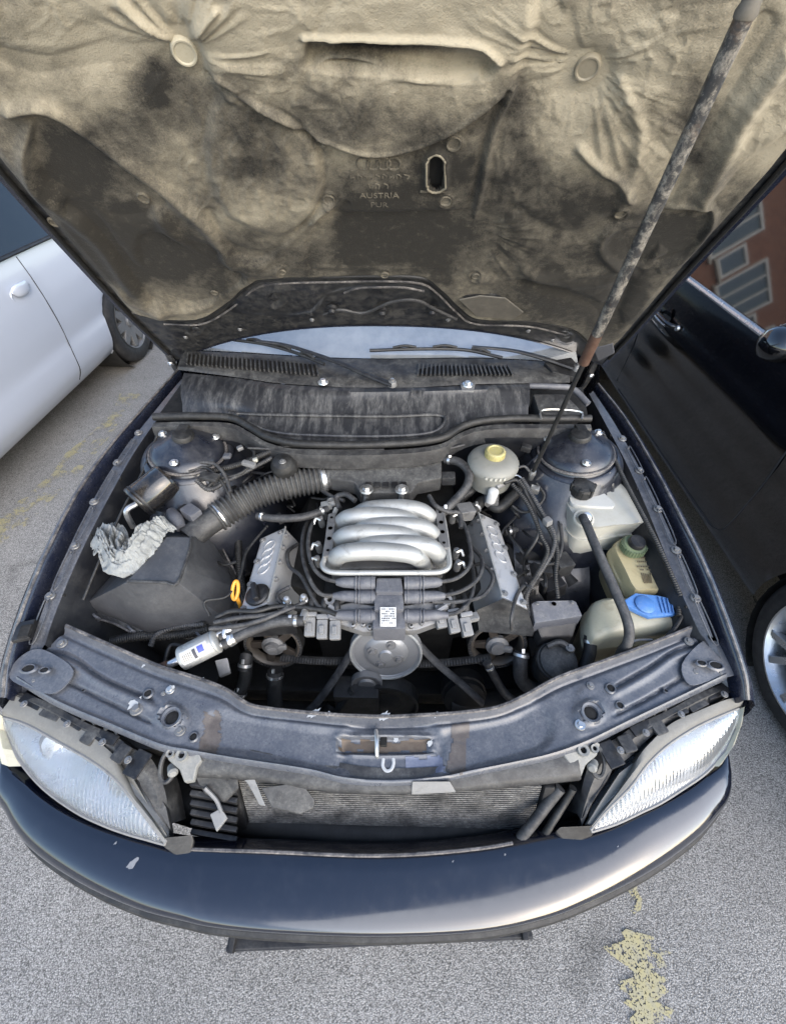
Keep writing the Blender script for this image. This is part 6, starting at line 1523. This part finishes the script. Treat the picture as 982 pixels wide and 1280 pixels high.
for y, xs_ in ((697, ((794, 813),)), (702, ((796, 816),)), (708, ((796, 812), (814, 818))), (712, ((800, 806), (808, 822))), (717, ((812, 826),))):
    for x0, x1 in xs_:
        x = x0
        while x < x1 - 1.2:
            w_ = random.uniform(1.0, 2.6); part('printed_character', slab([on_hy(x, y - .9), on_hy(x + w_, y - .9), on_hy(x + w_, y + .9), on_hy(x, y + .9)], .0006), m_ink2, hy, smooth=False); x += w_ + .7
for k in range(6): part('printed_bar', slab([on_hy(801 + k * 2.2, 716 + k * .4), on_hy(802 + k * 2.2, 716 + k * .4), on_hy(806 + k * 1.8, 729), on_hy(804.8 + k * 1.8, 729)], .0006), m_ink2, hy, smooth=False)
# washer bottle with blue lid
Wt = [(738, 756, .742), (752, 747, .755), (778, 746, .757), (820, 747, .757), (850, 750, .752), (857, 768, .742), (850, 782, .735), (815, 790, .735), (770, 794, .735), (742, 798, .73), (736, 778, .735)]
W0 = spline(WL(Wt), 3, True); wcn = sum(W0, Vector()) / len(W0)
wt = part('washer_tank', loft([[p + (wcn - p) * .12 + Vector((0, 0, -.20)) for p in W0], [p + Vector((0, 0, -.07)) for p in W0], [p + (p - wcn).normalized() * .004 + Vector((0, 0, -.064)) for p in W0], [p + (p - wcn).normalized() * .004 + Vector((0, 0, -.056)) for p in W0], [p + Vector((0, 0, -.05)) for p in W0], [p + Vector((0, 0, -.012)) for p in W0], [p + (wcn - p) * .07 for p in W0], [p + (wcn - p) * .25 + Vector((0, 0, .010)) for p in W0], [p + (wcn - p) * .6 + Vector((0, 0, .012)) for p in W0]]), m_tank_w, car, ang=45)
lid = part('blue_lid', slab(WL([(780, 750, .776), (794, 741, .782), (822, 744, .780), (848, 750, .774), (844, 768, .768), (812, 771, .770), (796, 764, .773), (783, 757, .775)]), .014), m_blue, wt, bevel=.004)
part('lid_dome', lathe([(.001, .003), (.020, .0025), (.024, 0)], W(806, 755, .7785), (.05, -.1, 1), 28), m_blue, wt)
for k in range(4): part('lid_rib', tube(WL([(823 + k * 5.2, 746.5 + k * .8, .781 - k * .001), (828 + k * 4.4, 766, .7715)]), .0018, 6, 3), m_blue, wt)
part('tank_strap', tube(WL([(848, 700, .80), (852, 740, .785), (853, 765, .775), (844, 784, .765), (832, 796, .755)]), .0045, 8), m_rubber, wt)
part('tank_strap', tube(WL([(786, 804, .745), (798, 800, .75), (815, 800, .75)]), .003, 6), m_grey, wt)
# relay box and round pump cover in front of it
rb_ = rbox([(664, 754, .76), (670, 751, .765), (716, 750, .765), (720, 752, .762), (728, 770, .75), (668, 779, .745)], .045, m_grey2, car, 'relay_box', .004)
part('box_hole', lathe([(.0001, .001), (.006, .001)], W(692, 755, .766), n=14), m_void, rb_)
for x, y in ((671, 754), (715, 753)): bolt(W(x, y, .766), rb_, .5)
part('box_base', slab(WL([(670, 782, .72), (722, 776, .72), (716, 796, .70), (676, 798, .70)]), .05), m_plastic, rb_, bevel=.006)
pu = part('pump_housing', lathe([(.046, -.09), (.048, -.01), (.044, .004), (.030, .012), (.001, .014)], W(697, 826, .67), (0, -.25, 1), 32), m_plastic_d, car)
part('pump_collar', lathe([(.049, -.022), (.052, -.018), (.052, -.008), (.049, -.004)], W(697, 826, .67), (0, -.25, 1), 32), m_plastic, pu)
part('pump_arm', tube(WL([(684, 808, .69), (700, 803, .70), (716, 814, .69)]), .008, 8), m_plastic_d, pu)
bolt(W(712, 810, .70), pu, 1.0)
# abs / wiper pump bell on the bulkhead
bell = part('vacuum_unit', lathe([(.036, -.05), (.037, -.012), (.034, -.006), (.026, .006), (.012, .010), (.006, .014), (.001, .014)], W(353, 578, .93), (0, -.35, 1), 28), m_rubber, car)
bolt(W(353, 577, .945), bell, .9)

# ================================================================== hoses, pipes and looms
PIPES = [
 ('coolant_hose', m_hose, .0125, [(276, 797, .765), (300, 786, .775), (335, 776, .785), (376, 775, .79)]),
 ('coolant_hose', m_hose, .0125, [(279, 806, .762), (310, 790, .775), (345, 778, .79), (380, 776, .795)]),
 ('vacuum_hose', m_hose, .006, [(268, 778, .79), (300, 772, .80), (340, 768, .80), (370, 758, .80), (382, 752, .80)]),
 ('vacuum_hose', m_hose, .006, [(262, 786, .785), (300, 782, .79), (330, 774, .80), (356, 762, .80), (360, 752, .80)]),
 ('vacuum_hose', m_rubber, .006, [(270, 772, .79), (290, 764, .80), (320, 764, .805), (350, 758, .80), (400, 762, .80), (420, 768, .80)]),
 ('wiring_loom', m_rubber, .0035, [(262, 770, .78), (256, 752, .80), (284, 745, .80), (300, 720, .80), (308, 690, .80), (330, 662, .80), (334, 658, .81)]),
 ('wiring_loom', m_rubber, .012, [(140, 802, .68), (170, 796, .69), (220, 794, .69), (262, 785, .70)]),
 ('wiring_loom', m_hose, .007, [(188, 808, .69), (196, 794, .70), (220, 784, .71), (256, 780, .72)]),
 ('heater_hose', m_hose, .011, [(322, 645, .83), (345, 648, .84), (380, 646, .845), (410, 636, .84)]),
 ('heater_hose', m_hose, .0125, [(552, 642, .84), (566, 628, .86), (582, 610, .89), (586, 592, .905), (574, 578, .91), (556, 574, .905)]),
 ('heater_hose', m_hose, .008, [(424, 636, .84), (420, 622, .85), (432, 618, .86), (444, 626, .86)]),
 ('vacuum_hose', m_hose, .007, [(536, 620, .86), (544, 632, .86), (560, 640, .85), (574, 642, .84), (576, 660, .83)]),
 ('heater_hose', m_rubber, .016, [(590, 640, .80), (605, 625, .81), (622, 635, .80), (640, 620, .82), (660, 600, .83)]),
 ('heater_hose', m_rubber, .014, [(570, 650, .79), (576, 625, .80), (590, 612, .82), (600, 600, .83)]),
 ('heater_hose', m_hose, .012, [(630, 665, .74), (650, 660, .74), (664, 650, .75)]),
 ('wiring_loom', m_rubber, .006, [(648, 600, .90), (660, 618, .88), (672, 640, .86), (688, 665, .84), (696, 690, .82), (694, 720, .79), (697, 748, .76)]),
 ('wiring_loom', m_hose, .006, [(652, 598, .90), (664, 618, .885), (678, 642, .865), (692, 668, .84), (690, 690, .82), (672, 720, .79), (658, 745, .76), (662, 770, .73)]),
 ('wiring_loom', m_rubber, .0055, [(640, 605, .90), (656, 625, .88), (668, 648, .86), (676, 670, .84), (684, 690, .82), (668, 722, .79), (650, 748, .75)]),
 ('wiring_loom', m_rubber, .0045, [(655, 612, .89), (668, 640, .86), (672, 668, .84), (660, 690, .80), (655, 700, .76), (656, 720, .72)]),
 ('wiring_loom', m_hose, .005, [(700, 655, .82), (702, 680, .80), (696, 700, .79), (684, 705, .78), (660, 702, .77)]),
 ('wiring_loom', m_rubber, .004, [(640, 632, .84), (652, 640, .83), (668, 636, .84), (680, 620, .86), (670, 604, .88)]),
 ('wiring_loom', m_rubber, .005, [(630, 604, .90), (644, 600, .90), (652, 608, .89), (668, 628, .87)]),
 ('brake_pipe', m_steel, .0026, [(634, 599, .89), (645, 594, .90), (654, 600, .895), (664, 614, .88)]),
 ('brake_pipe', m_hose, .004, [(645, 585, .92), (655, 583, .92), (662, 590, .91)]),
 ('wiring_loom', m_hose, .006, [(245, 600, .91), (262, 612, .89), (286, 600, .90), (310, 588, .91), (340, 572, .93)]),
 ('wiring_loom', m_rubber, .005, [(236, 590, .92), (255, 584, .92), (272, 596, .91), (286, 618, .88), (290, 640, .85)]),
 ('wiring_loom', m_rubber, .0045, [(258, 612, .89), (270, 600, .90), (300, 592, .91), (312, 580, .92), (318, 566, .93), (308, 558, .93)]),
 ('wiring_loom', m_rubber, .008, [(262, 590, .90), (300, 580, .92), (350, 560, .94), (380, 556, .945)]),
 ('wiring_loom', m_hose, .005, [(246, 578, .93), (268, 580, .93), (282, 596, .91), (288, 615, .89)]),
 ('wiring_loom', m_rubber, .010, [(296, 640, .74), (298, 680, .72), (300, 720, .70), (312, 760, .68)]),
 ('wiring_loom', m_rubber, .004, [(270, 702, .76), (282, 706, .77), (296, 702, .78)]),
 ('vacuum_hose', m_hose, .006, [(386, 600, .84), (410, 618, .84), (430, 626, .845)]),
 ('radiator_hose', m_rubber, .020, [(344, 838, .60), (343, 860, .56), (344, 880, .52), (346, 900, .48)]),
 ('radiator_hose', m_rubber, .016, [(305, 838, .62), (308, 820, .64), (306, 850, .58), (298, 872, .54)]),
 ('radiator_hose', m_hose, .019, [(652, 815, .64), (650, 830, .62), (652, 850, .58), (668, 862, .56), (690, 858, .57)]),
 ('radiator_hose', m_hose, .011, [(608, 828, .62), (620, 850, .57), (632, 868, .54), (650, 882, .52)]),
 ('radiator_hose', m_rubber, .016, [(738, 795, .70), (736, 818, .67), (728, 838, .64), (720, 850, .62)]),
 ('wiring_loom', m_rubber, .006, [(820, 668, .83), (836, 700, .81), (846, 740, .79), (848, 770, .775)]),
 ('wiring_loom', m_rubber, .007, [(112, 690, .80), (105, 705, .77), (112, 730, .74), (108, 742, .72)]),
 ('wiring_loom', m_rubber, .005, [(240, 812, .72), (216, 806, .71), (208, 820, .70), (206, 838, .68)]),
 ('washer_hose', m_hose, .0042, [(382, 570, .93), (440, 566, .935), (500, 566, .935), (552, 562, .935), (580, 556, .94)]),
 ('fuel_line', m_hose, .0035, [(310, 560, .945), (360, 562, .945), (420, 563, .942), (480, 562, .942)]),
 ('bonnet_cable', m_rubber, .0035, [(196, 545, .96), (178, 590, .91), (152, 640, .87), (125, 700, .82), (104, 750, .78)]),
 ('wiring_loom', m_rubber, .006, [(752, 540, .955), (780, 600, .91), (806, 650, .875), (826, 690, .85), (850, 745, .81)]),
]
for nm, mt, r, pts in PIPES:
    if nm == 'wiring_loom' and r >= .0055:
        part(nm, corrug(WL(pts), r, .0058, r * .09, 10), mt, bay)
    else: part(nm, tube(WL(pts), r, 12, 7), mt, bay)
    if r >= .011 and 'loom' not in nm:
        C = spline(WL(pts), 7)
        for i in (2, len(C) - 3):
            d = C[i + 1] - C[i - 1]
            cl = part('hose_clamp', lathe([(r * 1.04, -.004), (r * 1.10, -.0035), (r * 1.10, .0035), (r * 1.04, .004)], C[i], d, 20, False), m_steel, bay)
            part('clamp_screw', box(C[i] + Vector((0, 0, r * 1.15)), (.008, .012, .007), Y=d), m_steel, bay, bevel=.0015)
rng = random.Random(21)
for k in range(46):         # the thin wires that run between everything at the back and down the flanks
    if k < 18:
        x, y, z = rng.uniform(235, 330), rng.uniform(560, 640), rng.uniform(.76, .86); dx, dy = rng.uniform(10, 60), rng.uniform(-40, 20)
    elif k < 34:
        x, y, z = rng.uniform(630, 690), rng.uniform(600, 730), rng.uniform(.68, .80); dx, dy = rng.uniform(-25, 25), rng.uniform(20, 60)
    elif k < 40:
        x, y, z = rng.uniform(560, 640), rng.uniform(605, 660), rng.uniform(.70, .78); dx, dy = rng.uniform(-40, 40), rng.uniform(-10, 30)
    else:
        x, y, z = rng.uniform(360, 410), rng.uniform(600, 650), rng.uniform(.74, .80); dx, dy = rng.uniform(-30, 40), rng.uniform(-20, 30)
    part('thin_wire', tube(WL([(x, y, z), (x + dx * .35 + rng.uniform(-8, 8), y + dy * .3 + rng.uniform(-8, 8), z + rng.uniform(0, .03)), (x + dx * .7 + rng.uniform(-8, 8), y + dy * .7, z + rng.uniform(-.01, .03)), (x + dx, y + dy, z - .03)]), rng.uniform(.0022, .0045), 6, 5), rng.choice((m_rubber, m_hose, m_plastic)), bay)
# clamps, plugs and brackets scattered over the bay
for x, y, z, sx_, sy_, sz_, mt in ((311, 580, .945, .038, .015, .014, m_grey), (319, 575, .945, .014, .012, .012, m_tank), (284, 570, .93, .022, .018, .012, m_grey2), (300, 560, .94, .018, .016, .012, m_alu_d), (262, 596, .92, .05, .03, .012, m_plastic_d), (657, 560, .93, .03, .02, .02, m_plastic), (668, 612, .88, .024, .02, .02, m_steel), (684, 652, .87, .02, .02, .02, m_grey), (560, 598, .87, .04, .03, .03, m_plastic_d), (580, 640, .82, .05, .04, .04, m_alu_d), (408, 632, .84, .03, .022, .02, m_alu), (414, 628, .85, .02, .02, .02, m_steel), (676, 712, .76, .05, .04, .03, m_plastic), (700, 706, .74, .05, .05, .05, m_plastic_d), (690, 735, .72, .06, .04, .05, m_plastic), (380, 772, .79, .016, .03, .03, m_steel), (350, 648, .835, .016, .024, .024, m_plastic), (232, 640, .84, .03, .03, .03, m_plastic)):
    part('connector', box(W(x, y, z), (sx_, sy_, sz_), X=(1, random.uniform(-.6, .6), random.uniform(-.2, .2))), mt, bay, bevel=.004)
part('inner_arch', J(lathe([(.30, 0), (.30, .22)], (.40, .95, .42), (1, 0, 0), 40, cap=False)), m_bay, bay, fix=False)
part('inner_arch', J(lathe([(.30, 0), (.30, .22)], (-.62, .95, .42), (1, 0, 0), 40, cap=False)), m_bay, bay, fix=False)
part('gearbox', lathe([(.20, 0), (.19, .12), (.14, .3)], (.02, .98, .48), (0, 1, 0), 24), m_dark, bay)
part('turbo_pipe', tube(WL([(628, 690, .66), (650, 700, .66), (668, 690, .68), (690, 700, .66), (712, 730, .62)]), .035, 14), m_dark, bay)
part('lower_shield', tube(WL([(560, 880, .46), (620, 880, .44), (660, 880, .42)]), .04, 12), m_dark, bay)

# ================================================================== rag left on the air filter box
def rag():
    C = spline(WL([(209, 652, 0.880), (197, 657, 0.886), (184, 671, 0.886), (172, 689, 0.876), (159, 701, 0.864), (147, 698, 0.858), (140, 684, 0.856), (134, 671, 0.848), (128, 662, 0.833)]), 24)
    m = len(C); n = 230; f = np.linspace(0, 1, m)[:, None] * np.ones((1, n)); v = np.ones((m, 1)) * np.linspace(0, 1, n)[None, :]
    def tri(a): return np.abs(((a / (2 * math.pi)) % 1) * 2 - 1) * 2 - 1
    wd = np.interp(f, [0, .12, .35, .55, .75, .92, 1], [.050, .042, .050, .066, .080, .074, .058]); A = np.interp(f, [0, .1, .5, .9, 1], [.012, .022, .028, .028, .014])
    ph = 2.6 * vnoise(f * 3.3, v * 2.2 + 3, 5) + 1.3 * vnoise(f * 9, v * 5, 6)
    a = 2 * math.pi * (6.2 * v + ph); t1 = tri(a)
    cre = 1 - np.abs(fbm(f * 16 + 2 * fbm(f * 7, v * 5, 44), v * 9, 8, 3) - .45) * 7
    cre2 = 1 - np.abs(fbm(f * 34, v * 17, 18, 2) - .38) * 7
    lump = fbm(f * 9, v * 5, 28, 3) - .45
    c = wd * (v - .5) + .009 * np.sin(a + 1.1) + .014 * lump
    dome = 1 - np.abs(2 * v - 1) ** 2.2
    h_ = A * (.2 + .8 * np.where(t1 > 0, t1 ** .8, t1 * .7)) * (.5 + .5 * dome) + .014 * dome - .018 + .024 * lump + .0065 * np.clip(cre, -.5, 1) + .0028 * np.clip(cre2, -.5, 1)
    sh = .016 * (vnoise(f * 8 + 20, v * 4, 9) - .5)
    rows = []
    for i in range(m):
        d = (C[min(i + 2, m - 1)] - C[max(i - 2, 0)]); d.z *= .3; d.normalize(); w = d.cross(Vector((0, 0, 1))).normalized()
        rows.append([C[i] + w * float(c[i, k]) + d * float(sh[i, k]) + Vector((0, 0, float(h_[i, k]))) for k in range(n)])
    return grid(rows)
rg_ = part('crumpled_rag', rag(), m_cloth, None, ang=180, fix=False)
sm = rg_.modifiers.new('thickness', 'SOLIDIFY'); sm.thickness = .0012
rg_['label'] = 'crumpled grey-white rag lying on the black air filter box'; rg_['category'] = 'rag'
